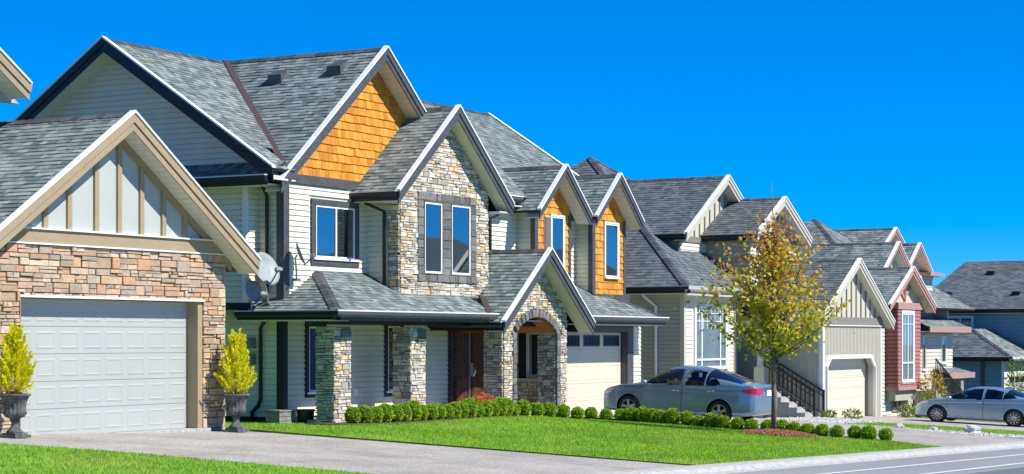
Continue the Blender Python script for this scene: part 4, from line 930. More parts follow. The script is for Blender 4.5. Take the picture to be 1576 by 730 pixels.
for (c, h_, z0_, z1_, y0_, y1_) in ((75.1, 1.75, 4.35, 5.53, 25.0, 29), (78.4, 1.75, 4.4, 5.63, 25.2, 30), (80.75, 1.45, 5.6, 6.42, 27, 31)):
    E_.wall(front(y0_ + .35), gpoly(c, h_, z0_, z1_, z0_ - .05), 'panel_c', name='gable_wall'); E_.part('gable_brace', MB().box(c - .04, c + .04, y0_ + .28, y0_ + .349, z0_ - .05, z1_ - .2), 'pink')
    E_.siding(front(y0_ + .35), rect(c - h_ + .25, c + h_ - .25, 3.0, z0_ - .05), m='siding_e', e=.15); E_.part('side_wall', MB().box(c - h_ + .25, c - h_ + .4, y0_ + .5, y1_, 3.0, z0_), 'siding_e')
    E_.gable_y(c, h_, z0_, z1_, y0_, y1_, y0_ + .35, m='pink', tabs=(True, True), e=.17, depth=.22)
E_.part('eave_return', MB().box(79.0, 80.9, 24.9, 25.6, 4.34, 4.48), 'pink')
E_.siding(front(25.3), rect(76.5, 80.4, 2.1, 4.35), m='siding_e', e=.15)
# entry block with two pent roofs
E_.siding(ef, rect(76.3, 80.6, -.9, 2.0), holes=[(79.0, 79.7, .7, 1.85), (76.5, 77.0, .45, 1.9), (77.9, 80.3, -.9, .15)], m='siding_e', e=.15)
E_.window(ef, 76.55, 76.95, .5, 1.85, trim='siding_e', tw=.05, vb=(), sw=.04); E_.window(ef, 79.05, 79.65, .75, 1.8, trim='white', tw=.06, vb=(), sw=.05)
for (x0, x1, z, y0, up) in ((75.6, 81.2, 2.0, 23.9, .42), (77.9, 81.4, .12, 23.8, .3)):
    E_.slope([(x0, y0, z + .2), (x1, y0, z + .2), (x1 - .5, EY + .3, z + .2 + up), (x0, EY + .3, z + .2 + up)], e=.17)
    E_.part('pent_fascia', MB().box(x0, x1, y0 - .05, y0 - .002, z, z + .23).box(x1 - .05, x1, y0, EY + .3, z, z + .2), 'pink'); E_.part('soffit', MB().box(x0, x1 - .06, y0, EY - .02, z + .01, z + .04), 'soffit')
E_.part('entry_door', MB().box(78.3, 79.2, EY - .04, EY - .001, -.85, .1), 'wood'); E_.part('porch_pier', MB().box(79.7, 80.1, 23.85, 24.25, -1.4, .13), 'stone_b')
E_.part('side_wall', MB().box(80.46, 80.6, EY + .15, 34, -1.4, 2.9), 'siding_e')
for i in range(8): E_.part('stair_step', MB().box(75.4 + i * .28, 75.4 + (i + 1) * .28 - .002, 23.55, 24.45, -1.6, -.3 - i * .12), 'concrete')
rl = E_.part('iron_railing', MB().bar((75.2, 23.5, .95), (78.6, 23.5, -.35), .05, .05).bar((75.2, 23.5, .3), (78.6, 23.5, -.95), .03, .03), 'black')
for i in range(18):
    t = i / 17; x = 75.2 + 3.4 * t; ob('baluster', MB().box(x - .014, x + .014, 23.486, 23.514, .3 - 1.25 * t, .93 - 1.3 * t), 'black', rl)
E_.finish()

# ================================================================== HOUSE F: house at the end of the street, siding coloured blue for shade
F_ = House('shaded_house', (104, 27, -1.9), 'house with blue of shade put into its siding and dark hipped roof beyond the rose trimmed house', detail=False)
F_.siding(left(103), rect(-33, -20, -2.2, 3.15), m='siding_f', e=.2); F_.wall(front(20), rect(103.2, 115, -2.2, 3.15), 'siding_f'); F_.wall(right(115), rect(20, 33, -2.2, 3.15), 'siding_f')
fz = 3.3; fk = [(102.5, 19.4, fz), (115.5, 19.4, fz), (115.5, 33.6, fz), (102.5, 33.6, fz)]; r0, r1 = (108.5, 24.4, 6.05), (108.5, 32.2, 6.05)
F_.slope([fk[3], fk[0], r0, r1], 'shingle_dk', e=.16, wr=(.15, .36)); F_.slope([fk[0], fk[1], r0], 'shingle_dk', tabs=False); F_.slope([fk[1], fk[2], r1, r0], 'shingle_dk', tabs=False); F_.slope([fk[2], fk[3], r1], 'shingle_dk', tabs=False)
F_.gutter((102.5, 33.6, fz), (102.5, 19.4, fz), (-1, 0, 0), m='black'); F_.part('soffit', MB().box(102.55, 103.2, 19.6, 33.4, fz - .23, fz - .2), 'soffit')
F_.window(left(103), -31.5, -30.2, 2.0, 2.9, trim='white', tw=.07, vb=(.5,), sw=.06)
for (x, y) in ((104.2, 31.9), (104.2, 28.2), (106.8, 30.3), (108.2, 28.4)): z = fz + (x - 102.5) * .4583; F_.part('roof_vent', MB().box(x - .12, x + .2, y - .2, y + .2, z - .1, z + .18), 'black')
# its low garage wing
F_.siding(left(98), rect(-33.5, -27.14, -2.2, .75), m='siding_f', e=.2); F_.siding(front(27.14), rect(98, 102.98, -2.2, .75), m='siding', e=.2)  # side wall carries the shade in its colour; sunlit front stays cream
F_.part('corner_trim', MB().box(97.95, 98.1, 27.1, 27.25, -2.2, .75), 'white')
gk = [(97.4, 26.6, .83), (103, 26.6, .83), (103, 33.6, .83), (97.4, 33.6, .83)]
F_.slope([gk[3], gk[0], (99.9, 29.3, 2.25), (99.9, 31.0, 2.25)], 'shingle_dk', e=.16, wr=(.15, .36)); F_.slope([gk[0], gk[1], (103, 29.3, 2.25), (99.9, 29.3, 2.25)], 'shingle', e=.2, wr=(.25, .5)); F_.slope([gk[3], gk[2], (103, 31, 2.25), (99.9, 31, 2.25)], 'shingle_dk', tabs=False); F_.slope([(99.9, 29.3, 2.25), (103, 29.3, 2.25), (103, 31, 2.25), (99.9, 31, 2.25)], 'shingle_dk', tabs=False)
F_.caps(gk[0], (99.9, 29.3, 2.25), drop=.4, lift=.03)
F_.gutter((97.4, 33.6, .825), (97.4, 26.5, .825), (-1, 0, 0), m='black'); F_.gutter((97.3, 26.6, .825), (103, 26.6, .825), (0, -1, 0), m='white', facem='white')
F_.sectional(front(27.1), 98.9, 102.7, -1.9, -.1, 4, 4, 'door_a', d=0, winrow=True, frame_m='black')
for y in (28.1, 30.4): F_.part('batten', MB().box(97.93, 97.969, y, y + .2, -2.2, .7), 'trim_b')
F_.finish()

# ================================================================== houses across the street, seen only as reflections in the windows
for (x0, x1, y0, y1, lab) in ((88, 105, -28, -16, 'plain slate house across the street, nearest of the three reflected in the windows'), (109, 125, -28, -16, 'plain slate house across the street, middle one of the three reflected in the windows'), (129, 146, -28, -16, 'plain slate house across the street, farthest of the three reflected in the windows')):
    H = House('facing_house', ((x0 + x1) / 2, (y0 + y1) / 2, gz(x0, 4)), lab, detail=False); zb = gz(x0, 4) - .5
    H.part('wall', MB().box(x0, x1, y0, y1, zb, 4.6), 'siding_f')
    ym = (y0 + y1) / 2; zr_ = 8.9
    for s_ in (-1, 1): H.slope([(x0 - .5, ym + s_ * 6.6, 4.6), (x1 + .5, ym + s_ * 6.6, 4.6), (x1 + .5 - 4, ym, zr_), (x0 - .5 + 4, ym, zr_)], 'shingle', tabs=False)
    H.slope([(x0 - .5, ym - 6.6, 4.6), (x0 - .5, ym + 6.6, 4.6), (x0 + 3.5, ym, zr_)], 'shingle', tabs=False); H.slope([(x1 + .5, ym - 6.6, 4.6), (x1 + .5, ym + 6.6, 4.6), (x1 - 3.5, ym, zr_)], 'shingle', tabs=False)
    H.gutter((x0 - .5, ym + 6.6, 4.59), (x1 + .5, ym + 6.6, 4.59), (0, 1, 0), m='white'); H.finish()

# ================================================================== plants
def leaf_cloud(P, D, size, r, fold=.25, aspect=.5, jitter=.5):
    """leaf quads (pointed diamonds) at points P with directions D"""
    n = len(P); D = D / np.maximum(1e-6, np.linalg.norm(D, axis=1))[:, None]
    rv = r.normal(size=(n, 3)); S = np.cross(D, rv); S /= np.maximum(1e-6, np.linalg.norm(S, axis=1))[:, None]
    Nn = np.cross(S, D); sz = size * r.uniform(1 - jitter, 1 + jitter, n)[:, None]
    V = np.empty((n, 4, 3)); V[:, 0] = P; V[:, 2] = P + D * sz
    mid = P + D * sz * .45 + Nn * sz * fold * .3
    V[:, 1] = mid + S * sz * aspect * .5; V[:, 3] = mid - S * sz * aspect * .5
    return V.reshape(-1, 3), np.arange(4 * n).reshape(-1, 4)
def bush_mesh(seed, n=1700, rx=.172, rz=.225):
    r = np.random.default_rng(seed); d = r.normal(size=(n, 3)); d /= np.linalg.norm(d, axis=1)[:, None]
    lump = 1 + .05 * np.sin(d[:, 0] * 7 + seed) * np.sin(d[:, 1] * 6 + 2 * seed) + .04 * np.sin(d[:, 2] * 9 + seed)
    P = d * np.array([rx, rx, rz]) * (lump * r.uniform(.92, 1.0, n))[:, None] + [0, 0, rz * 1.0]
    return leaf_cloud(P, d * .7 + r.normal(0, .6, (n, 3)) + [0, 0, .3], .034, r, aspect=.7)
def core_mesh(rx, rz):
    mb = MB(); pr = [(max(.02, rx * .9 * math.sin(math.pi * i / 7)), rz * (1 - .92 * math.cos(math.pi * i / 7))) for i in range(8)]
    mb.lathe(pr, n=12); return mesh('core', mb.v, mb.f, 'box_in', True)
HEDGE = [(36.16, 24.5), (36.62, 24.48), (37.02, 24.46), (37.35, 24.44), (37.75, 24.42), (38.07, 24.4), (38.44, 24.38), (38.79, 24.37), (39.18, 24.35), (39.51, 24.33), (39.86, 24.31), (40.17, 24.3), (40.48, 24.28), (40.8, 24.26), (41.16, 24.24), (41.52, 24.23), (41.84, 24.21), (42.16, 24.19), (42.45, 24.18), (42.79, 24.16), (43.27, 24.14), (43.9, 24.1), (44.52, 24.07), (45.18, 24.04), (45.92, 24.0), (46.9, 24.1), (46.87, 23.64), (46.84, 23.18), (46.82, 22.86), (46.79, 22.51), (46.78, 22.23), (46.76, 21.96), (46.73, 21.62), (46.71, 21.21), (46.68, 20.87), (46.65, 20.5), (46.63, 20.16), (46.6, 19.75), (46.57, 19.35), (46.54, 18.91), (46.51, 18.51), (46.49, 18.17), (46.46, 17.8), (46.43, 17.41), (46.4, 17.01), (46.36, 16.53), (46.33, 16.17), (46.3, 15.72)]
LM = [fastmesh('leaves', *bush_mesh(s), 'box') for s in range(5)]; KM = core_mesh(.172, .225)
for i, (x, y) in enumerate(HEDGE):
    k = i if i < 26 else 47 - i
    lab = ('clipped round green shrub in the row before the porch, %s from the corner column' % ORD[i]) if i < 25 else ('clipped round green shrub beside the driveway, %s counting back from the street end' % ORD[47 - i])
    b = thing('hedge_shrub', (x, y, lawn_z(min(x, 46.9), min(y, 24.05)) + .0), lab, 'shrub', 'clipped hedge shrubs along the lawn', local=True)
    s_ = rng.uniform(.9, 1.1); b.scale = (s_ * rng.uniform(.94, 1.06), s_, s_ * rng.uniform(.92, 1.1) * (.92 if i < 20 else .86 if i < 34 else .76)); b.location.z -= .015; b.rotation_euler = (0, 0, rng.uniform(0, 6.28))
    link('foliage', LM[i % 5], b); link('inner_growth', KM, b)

# young maple on the lawn
def maple():
    bx, byy = 45.2, 18.2; bz = lawn_z(bx, byy)
    t = thing('young_maple', (bx, byy, bz), 'young maple with thin trunk and yellow green leaves turning orange on top', 'tree', local=True)
    r = random.Random(11); nr = np.random.default_rng(5)
    trunk = MB(); tp = [(0, 0, -.1), (.02, 0, .9), (-.01, .01, 1.8), (.02, .0, 2.6), (.0, .02, 3.6), (.03, 0, 4.6), (.05, .04, 5.4), (.02, .06, 6.2)]
    trunk.tube(tp, [.075, .06, .055, .048, .036, .022, .012, .004], 10)
    ob('trunk', trunk, 'bark', t, True)
    br = MB(); P = []; D = []
    def leaves(p, d, k, spread):
        for _ in range(k):
            P.append(np.array(p) + nr.normal(0, spread, 3)); D.append(np.array([nr.normal(0, .8), nr.normal(0, .8), nr.normal(-.35, .6)]))
    def path(a, d, L, n, up):
        pts = [Vector(a)]; d = Vector(d).normalized()
        for i in range(n):
            d = (d + Vector((r.gauss(0, .12), r.gauss(0, .12), up))).normalized(); pts.append(pts[-1] + d * (L / n))
        return pts
    specs = []
    for i in range(30):
        z = 1.75 + 2.9 * (i / 29) ** 1.25; az = i * 2.4 + r.uniform(-.4, .4)
        L = (2.2 if z < 2.6 else 1.75 if z < 3.3 else 1.15 if z < 4 else .75) * r.uniform(.6, 1.12)
        specs.append((z, az, L, .45 + .75 * (z - 1.7) / 3))
    specs += [(2.3, 2.2, 2.6, 2.2), (2.5, 3.6, 2.3, 2.4), (2.4, 5.2, 2.4, 1.9), (2.6, .6, 2.2, 2.2), (3.0, 1.4, 2.4, 3.0)]
    specs += [(1.95, math.radians(120), 2.3, .25), (2.1, math.radians(135), 2.1, .35), (2.0, math.radians(-60), 2.1, .45), (1.85, math.radians(-50), 1.9, .35)]
    for (z, az, L, rise_) in specs:
        pts = path((0, 0, z), (math.cos(az), math.sin(az), rise_), L, 6, .09)
        br.tube(pts, [max(.004, .022 * (1 - i / 7)) for i in range(7)], 6)
        bare = z > 3.9 or rise_ > 1.8
        for i in range(1, 7):
            leaves(pts[i], None, (3 if bare else 5), .09 + .025 * i)
            for _ in range(2):
                sub = path(pts[i], (r.gauss(0, 1), r.gauss(0, 1), r.uniform(-.1, .9)), r.uniform(.25, .5), 3, .05)
                br.tube(sub, [.007, .005, .004, .002], 5)
                for q in sub[1:]: leaves(q, None, 2 if bare else 3, .075)
    for (dx, dy) in ((.12, .1), (-.1, .05), (.05, -.12)):
        br.tube(path((.02, .02, 4.4), (dx, dy, .9), 1.5, 5, .1), [.012, .009, .007, .005, .003, .002], 5)
    cr = link('crown', fastmesh('crown', *leaf_cloud(np.array(P), np.array(D), .105, nr, aspect=.78, fold=.5), 'maple'), t)
    ob('branches', br, 'bark', t, True)
maple()
def chips(name, n, c, rad, m, label, cat, seed, hmax, size=(.02, .07), box=None, zf=None):
    r = np.random.default_rng(seed)
    if box is None:
        a = r.uniform(0, 2 * np.pi, n); q = np.sqrt(r.uniform(0, 1, n)); x = c[0] + np.cos(a) * q * rad[0]; y = c[1] + np.sin(a) * q * rad[1]
    else: x = r.uniform(box[0], box[1], n); y = r.uniform(box[2], box[3], n); q = np.full(n, .9)
    z = np.array([zf(p, w_) for p, w_ in zip(x, y)]) + hmax * (1 - q * q) + r.uniform(0, .02, n)
    e = r.uniform(*size, (n, 3)) * [1, .6, .35]; base = np.array([[i, j, k] for k in (-1, 1) for j in (-1, 1) for i in (-1, 1)], float) * .5
    M_ = r.normal(size=(n, 3, 3)); Q = np.linalg.qr(M_)[0]
    V = np.einsum('nij,nkj->nki', Q, base[None] * e[:, None, :]) + np.stack([x, y, z], 1)[:, None, :]
    F0 = np.array([(0, 2, 3, 1), (4, 5, 7, 6), (0, 1, 5, 4), (2, 6, 7, 3), (0, 4, 6, 2), (1, 3, 7, 5)])
    F = (F0[None] + 8 * np.arange(n)[:, None, None]).reshape(-1, 4)
    o = link(name, fastmesh(name, V.reshape(-1, 3), F, m)); tag(o, label, cat, kind='stuff'); return o
chips('bark_mulch', 2600, (45.15, 18.05), (1.15, .95), 'mulch', 'ring of red brown bark mulch around the maple trunk', 'mulch', 3, .10, (.03, .09), zf=lawn_z)
sheet('mulch_mound', fl(44.2, 46.1, 8), fl(17.25, 18.9, 8), lambda x, y: lawn_z(x, y) + .09 * max(-.6, 1 - ((x - 45.15) / .95) ** 2 - ((y - 18.05) / .8) ** 2), 'soil', 'low soil mound under the maple', skirt=0)
chips('gravel', 3500, None, None, 'gravel', 'loose pale gravel between the driveway and the grass strip', 'gravel', 5, .0, (.02, .07), box=(54.3, 56.1, 13.95, 25), zf=lambda x, y: gz(x, y) + .02)
chips('gravel', 2500, None, None, 'gravel', 'loose pale gravel below the taupe house steps', 'gravel', 6, .0, (.02, .07), box=(56.2, 61.1, 20.6, 23), zf=lambda x, y: gz(x, y) + .03)
def rock(x, y, s_, lab, seed):
    r = np.random.default_rng(seed); me = bpy.data.meshes.new('boulder'); import bmesh
    bm = bmesh.new(); bmesh.ops.create_icosphere(bm, subdivisions=3, radius=s_)
    for v in bm.verts:
        d = v.co.normalized(); k = 1 + .22 * math.sin(d.x * 5 + seed) * math.cos(d.y * 4 - seed) + .1 * math.sin(d.z * 9 + seed * 2); v.co = Vector((d.x * 1.2, d.y, d.z * .7)) * s_ * k
    bm.to_mesh(me); bm.free(); me.materials.append(MT['rock'])
    o = link('boulder', me); o.location = (x, y, gz(x, y) + s_ * .35); tag(o, lab, 'rock', 'pale boulders along the grass strip'); return o
for i, (x, y, s_, lab) in enumerate(((55.9, 16.4, .24, 'largest pale boulder at the edge of the grass strip, below the pale blue sedan'), (56.0, 18.6, .15, 'small pale boulder on the gravel near the hood of the pale blue sedan'), (56.0, 14.7, .17, 'pale boulder nearest the right picture edge beside the kerb'), (56.1, 17.6, .12, 'smallest pale boulder between the other two on the gravel edge'))): rock(x, y, s_, lab, i + 2)
def shrub(x, y, z, rx, rz, m, n, lab, seed, size=.09, cat='shrub', name='garden_shrub', up=.4):
    t = thing(name, (x, y, z), lab, cat, local=True); r = np.random.default_rng(seed)
    d = r.normal(size=(n, 3)); d /= np.linalg.norm(d, axis=1)[:, None]; P = d * np.array([rx, rx, rz]) * (r.uniform(.25, 1, n) ** .6)[:, None] + [0, 0, rz]
    link('foliage', fastmesh('foliage', *leaf_cloud(P, d + r.normal(0, .5, (n, 3)) + [0, 0, up], size, r, aspect=.45), m), t)
    mb = MB()
    for k in range(6): a = k * 1.05; mb.tube([(0, 0, -.05), (math.cos(a) * rx * .3, math.sin(a) * rx * .3, rz * .7), (math.cos(a) * rx * .6, math.sin(a) * rx * .6, rz * 1.4)], [.014, .01, .004], 5)
    ob('stems', mb, 'bark', t)
for i, (x, y, rx, rz, m, lab) in enumerate(((62.3, 22.3, .3, .16, 'shrub', 'low yellow green plant at the foot of the board and batten garage'), (67.6, 22.2, .35, .22, 'shrub', 'low leafy plant right of the taupe garage door, nearest the door'), (68.6, 22.1, .4, .25, 'shrub', 'leafy plant second from the taupe garage door'), (69.6, 22.0, .35, .45, 'shrub', 'taller green plant in front of the basement window'), (60.9, 22.6, .25, .13, 'shrub', 'small plant at the foot of the iron stair railing'))):
    shrub(x, y, gz(x, y), rx, rz, m, 260, lab, 20 + i)
shrub(74.6, 23.4, gz(74.6, 23.4) - .1, .5, .95, 'yshrub', 700, 'tall yellow shrub growing before the rose trimmed stair', 31, .12)
shrub(93, 25.2, gz(93, 25.2), .45, 1.3, 'shrub', 300, 'slim young tree beyond the pale blue sedan', 33, .15, 'tree', 'sapling')

# urns with lemon cypress
def urn(x, y, which):
    z = gz(x, y) + .014
    t = thing('stone_urn', (x, y, z), 'weathered grey fluted urn ' + ('at the left edge of the stone garage' if which == 0 else 'right of the stone garage door'), 'urn', 'fluted urns beside the garage door', local=True)
    ob('base', MB().box(-.19, .19, -.19, .19, 0, .045).box(-.15, .15, -.15, .15, .046, .08), 'urn', t)
    ob('foot', MB().lathe([(.14, .08), (.145, .1), (.10, .14), (.065, .2), (.06, .25), (.085, .28), (.07, .3), (.10, .325)], n=28), 'urn', t, True)
    ob('bowl', MB().lathe([(.10, .325), (.16, .35, .02), (.19, .40, .05), (.185, .45, .02), (.175, .48, .05), (.18, .56, .07), (.205, .64, .05), (.235, .685, .0), (.265, .70), (.27, .72), (.25, .735), (.215, .73), (.19, .70)], n=72, flute=18), 'urn', t, True)
    ob('soil', MB().lathe([(.19, .68), (.2, .705), (.05, .72)], n=20), 'soil', t)
    c = thing('lemon_cypress', (x, y, z + .7), 'bright yellow green cone conifer in the ' + ('left' if which == 0 else 'right') + ' urn', 'conifer', 'conifers in the urns', local=True)
    r = np.random.default_rng(40 + which); P = []; D = []; H = 1.28 if which else 1.2
    for k in range(110):
        h = ((k + r.uniform(0, 1)) / 110) ** 1.15; a = k * 2.399 + r.normal(0, .3); rb = .36 * (1 - h) ** .8 * r.uniform(.5, 1.0) + .01
        base = np.array([math.cos(a) * rb * .45, math.sin(a) * rb * .45, .02 + h * (H - .28)]); L = (.38 - .16 * h) * r.uniform(.6, 1.35); out = .85 * (1 - .6 * h) * r.uniform(.7, 1.25)
        d = np.array([math.cos(a) * out, math.sin(a) * out, 1.0]); d /= np.linalg.norm(d)
        for j in range(90):
            q_ = r.uniform(0, 1) ** .85; w__ = .055 * (1 - q_) ** .7 + .006
            P.append(base + d * L * q_ + r.normal(0, w__ * .55, 3)); D.append(d * 1.2 + r.normal(0, .42, 3))
    link('foliage', fastmesh('foliage', *leaf_cloud(np.array(P), np.array(D), .05, r, aspect=.36), 'cypress'), c)
    ob('stem', MB().tube([(0, 0, -.02), (.01, 0, .5), (0, 0, 1.15)], [.02, .014, .005], 6), 'bark', c)
    n = 120; a = r.uniform(0, 6.28, n); q = r.uniform(.02, .17, n)
    link('dry_skirt', fastmesh('dry_skirt', *leaf_cloud(np.stack([np.cos(a) * q, np.sin(a) * q, r.uniform(0, .06, n)], 1), r.normal(size=(n, 3)) + [0, 0, .6], .06, r), 'dry'), c)
urn(24.62, 23.5, 0); urn(30.68, 23.52, 1)

# orange mums by the entrance door
shrub(42.75, 25.0, gz(40, 24) + .26, .34, .2, 'flower', 700, 'mound of orange flowers before the dark entrance door', 51, .05, 'flowers', 'potted_flowers')
# bin, plank and hose box beside the porch column
t = thing('plastic_bin', (36.62, 26.1, -.24), 'small black plastic bin behind the corner stone column', 'bin', local=True)
ob('tub', MB().lathe([(.17, 0), (.2, .34), (.2, .36), (.185, .36), (.16, .04)], n=20), 'bin', t, True); ob('rim', MB().lathe([(.2, .34), (.215, .345), (.215, .375), (.2, .375)], n=20), 'bin', t, True)
t = thing('wooden_step', (36.12, 26.45, -.24), 'weathered wooden step box against the black foundation', 'step', local=True)
for k in range(3): ob('plank', MB().box(-.3, .3, -.2, -.175, .03 + k * .1, .12 + k * .1), 'plank', t)
ob('tread', MB().box(-.32, .32, -.22, .2, .34, .37), 'plank', t); ob('side', MB().box(-.3, -.27, -.17, .18, 0, .335), 'plank', t); ob('side', MB().box(.27, .3, -.17, .18, 0, .335), 'plank', t)

# satellite dishes
def dish(c, n, rad, foot, lab, tall=1.12, back=False):
    t = thing('satellite_dish', foot, lab, 'dish', 'satellite dishes on the middle house'); n = Vector(n).normalized(); c = Vector(c)
    u = n.cross(Vector((0, 0, 1))).normalized(); v = u.cross(n).normalized(); mb = MB(); V = []; F = []; K = 28
    rings = [(0, 0)] + [(i / 6, (i / 6) ** 2 * .16) for i in range(1, 7)] + [(1.0, .135), (.5, .02)]
    for (q, dp) in rings:
        for j in range(K): a = 2 * math.pi * j / K; V.append(c + u * (math.cos(a) * q * rad) + v * (math.sin(a) * q * rad * tall) + n * (dp * rad - (0.02 if q == .5 else 0)))
    for i in range(len(rings) - 1):
        for j in range(K): F.append((i * K + j, i * K + (j + 1) % K, (i + 1) * K + (j + 1) % K, (i + 1) * K + j))
    ob('reflector', mb.add(V, F), 'dish', t, True)
    l = c + n * rad * 1.15 - v * rad * .55
    ob('feed_arm', MB().tube([c - v * rad * 1.02, c - v * rad * .9 + n * rad * .4, l], .016, 6), 'trim_b', t); ob('receiver', MB().bar(l - n * .1, l + n * .03, .08, .08).bar(l + u * .09, l - u * .09, .06, .07), 'dish', t)
    ob('mast', MB().tube([c - n * .05, c - n * .12 - v * .05, Vector(foot) + Vector((0, 0, .18)), foot], .022, 7), 'steel', t); ob('foot_plate', MB().box(foot[0] - .07, foot[0] + .07, foot[1] - .07, foot[1] + .07, foot[2] - .03, foot[2] + .012), 'steel', t)
dish((35.95, 26.75, 3.30), (-.18, -.82, .4), .37, (36.2, 26.85, 2.55), 'largest pale grey satellite dish, over the porch roof corner')
dish((35.85, 27.0, 2.78), (-.15, -.85, .35), .25, (36.05, 27.2, 2.42), 'small pale grey satellite dish low by the gutter')
dish((36.62, 26.28, 3.66), (.55, -.7, .35), .26, (36.75, 26.45, 3.1), 'satellite dish seen from behind below the upper left window')
# cables
tag(ob('dish_cable', MB().tube([(36.1, 27.1, 2.5), (36.4, 26.9, 2.62), (36.43, 26.6, 2.75), (36.6, 26.5, 3.0)], .012, 5), 'black'), 'black cable trailing from the dishes along the wall', 'cable')

# ================================================================== cars
def pip(P, poly):
    x, y = P[..., 0], P[..., 1]; ins = np.zeros(x.shape, bool); n = len(poly)
    for i in range(n):
        (x1, y1), (x2, y2) = poly[i], poly[(i + 1) % n]
        c = ((y1 > y) != (y2 > y)) & (x < (x2 - x1) * (y - y1) / ((y2 - y1) if y2 != y1 else 1e-9) + x1); ins ^= c
    return ins
def smooth(a, k):
    ker = np.exp(-np.linspace(-2, 2, 2 * k + 1) ** 2); ker /= ker.sum(); return np.convolve(np.pad(a, k, mode='edge'), ker, 'valid')
def car(name, label, S, loc, rot):
    t = thing(name, loc, label, 'car', 'parked sedans', local=True); t.rotation_euler = rot[1]; t.scale = (rot[0],) * 3
    NX, NB, NS, NU = 330, 10, 60, 70
    # denser stations at both ends, so that the bumpers round off
    q = np.linspace(-1, 1, NX + 1); L2 = S['len'] / 2
    xs = L2 * (.82 * q + .18 * np.sign(q) * (1 - (1 - np.abs(q)) ** 3))
    def prof(k, sm): 
        p = np.array(S[k]); return smooth(np.interp(xs, p[:, 0], p[:, 1]), sm)
    zt, zb, W, belt = prof('top', 5), prof('bot', 6), prof('wid', 5), prof('belt', 10)
    zsh = np.minimum(belt, zt - .035)
    G = np.zeros((NX + 1, NB + NS + NU + 1, 3)); K = NB + NS + NU + 1
    for i in range(NX + 1):
        a = np.linspace(0, 1, NB, endpoint=False); yb = W[i] * .93 * a; zb_ = np.full(NB, zb[i])
        s_ = np.linspace(0, 1, NS, endpoint=False); z = zb[i] + (zsh[i] - zb[i]) * s_
        f = (z - .52) / .42; y = W[i] * (1 - .05 * np.clip(-f, 0, 2) ** 2 - .045 * np.clip(f, 0, 2) ** 2)
        y = y * np.where(s_ < .12, .93 + .07 * np.sin(np.clip(s_ / .12, 0, 1) * math.pi / 2), 1)
        y -= .012 * np.exp(-((z - (belt[i] - .13)) / .018) ** 2) * (abs(xs[i]) < 1.9)       # character crease
        th = np.linspace(0, math.pi / 2, NU + 1); p = 2 / S['pw']; H = zt[i] - zsh[i]
        y2 = y[-1] * np.cos(th) ** p; z2 = zsh[i] + H * np.sin(th) ** p; y2 = y2 * (1 - .42 * np.clip(z2 - zsh[i], 0, 1) / 1.0)
        G[i, :, 0] = xs[i]; G[i, :, 1] = np.concatenate([yb, y, y2]); G[i, :, 2] = np.concatenate([zb_, z, z2])
    # pull in the ends
    acc = {0: [], 10: [], 11: [], 20: []}
    for side in (1, -1):
        Gs = G.copy(); Gs[:, :, 1] *= side; idx = np.arange((NX + 1) * K).reshape(NX + 1, K)
        Q = np.stack([idx[:-1, :-1], idx[1:, :-1], idx[1:, 1:], idx[:-1, 1:]], -1)
        if side < 0: Q = Q[..., ::-1]
        Cn = (Gs[:-1, :-1] + Gs[1:, :-1] + Gs[1:, 1:] + Gs[:-1, 1:]) / 4; XZ = Cn[..., [0, 2]]; ay = np.abs(Cn[..., 1]); kk = np.arange(K - 1)[None, :] + 0 * Cn[..., 0].astype(int)
        lab = np.zeros(Q.shape[:2], int)              # 0 body
        sidez = (kk >= NB) & (kk < NB + NS); upper = kk >= NB + NS
        WW = ((W[:-1] + W[1:]) / 2)[:, None]
        greenhouse = upper & (ay > .45 * WW)
        for (k, poly) in S['sidewin'].items(): lab[greenhouse & pip(XZ, poly)] = k
        for (k, poly) in S['doors'].items(): lab[(lab == 0) & (sidez | greenhouse) & (ay > .45 * WW) & pip(XZ, poly)] = k
        for (k, poly) in S['doors'].items():          # thin shut lines
            P2 = [np.array(p) for p in poly]; c = np.mean(P2, axis=0)
            inn = pip(XZ, [tuple(c + (p - c) * .985) for p in P2]); lab[(lab == k) & ~inn] = 20
        x0, x1, wf = S['wind']; lab[(kk >= NB + NS + 8) & (Cn[..., 0] > x0) & (Cn[..., 0] < x1) & (ay < wf * WW)] = 10
        x0, x1, wf = S['rear']; lab[(kk >= NB + NS + 8) & (Cn[..., 0] > x0) & (Cn[..., 0] < x1) & (ay < wf * WW)] = 11
        for (k, poly, endx) in S['lamps']: lab[(lab == 0) & (ay > S['lampin'] * .88) & pip(XZ, poly)] = k
        drop = np.zeros_like(lab, bool)
        for ax in S['axles']: drop |= (sidez | (kk < NB)) & ((XZ[..., 0] - ax) ** 2 + (XZ[..., 1] - S['wr']) ** 2 < (S['wr'] * 1.12) ** 2) & (ay > .3)
        lab[drop] = -1
        sn = 'left' if side > 0 else 'right'
        def emit(k, nm, m, par=t):
            q_ = Q[lab == k]
            if len(q_) == 0: return None
            if k in acc: acc[k].append((Gs.reshape(-1, 3), q_)); return None
            u, inv = np.unique(q_, return_inverse=True); return link(nm, fastmesh(nm, Gs.reshape(-1, 3)[u], inv.reshape(-1, 4), m, True), par)
        emit(0, '', ''); emit(20, '', '')
        dd = {k: emit(k, 'door', S['paint']) for k in S['doors']}
        for k, par in S['winpar'].items(): emit(k, 'window', 'carglass', dd.get(par) or t)
        emit(10, '', ''); emit(11, '', '')
        for (k, nm, m) in ((30, 'tail_light', 'tail'), (31, 'reversing_lamp', 'lampwhite'), (32, 'headlight', 'lampwhite'), (33, 'side_marker', 'amber'), (34, 'bumper_reflector', 'tail')): emit(k, nm, m)
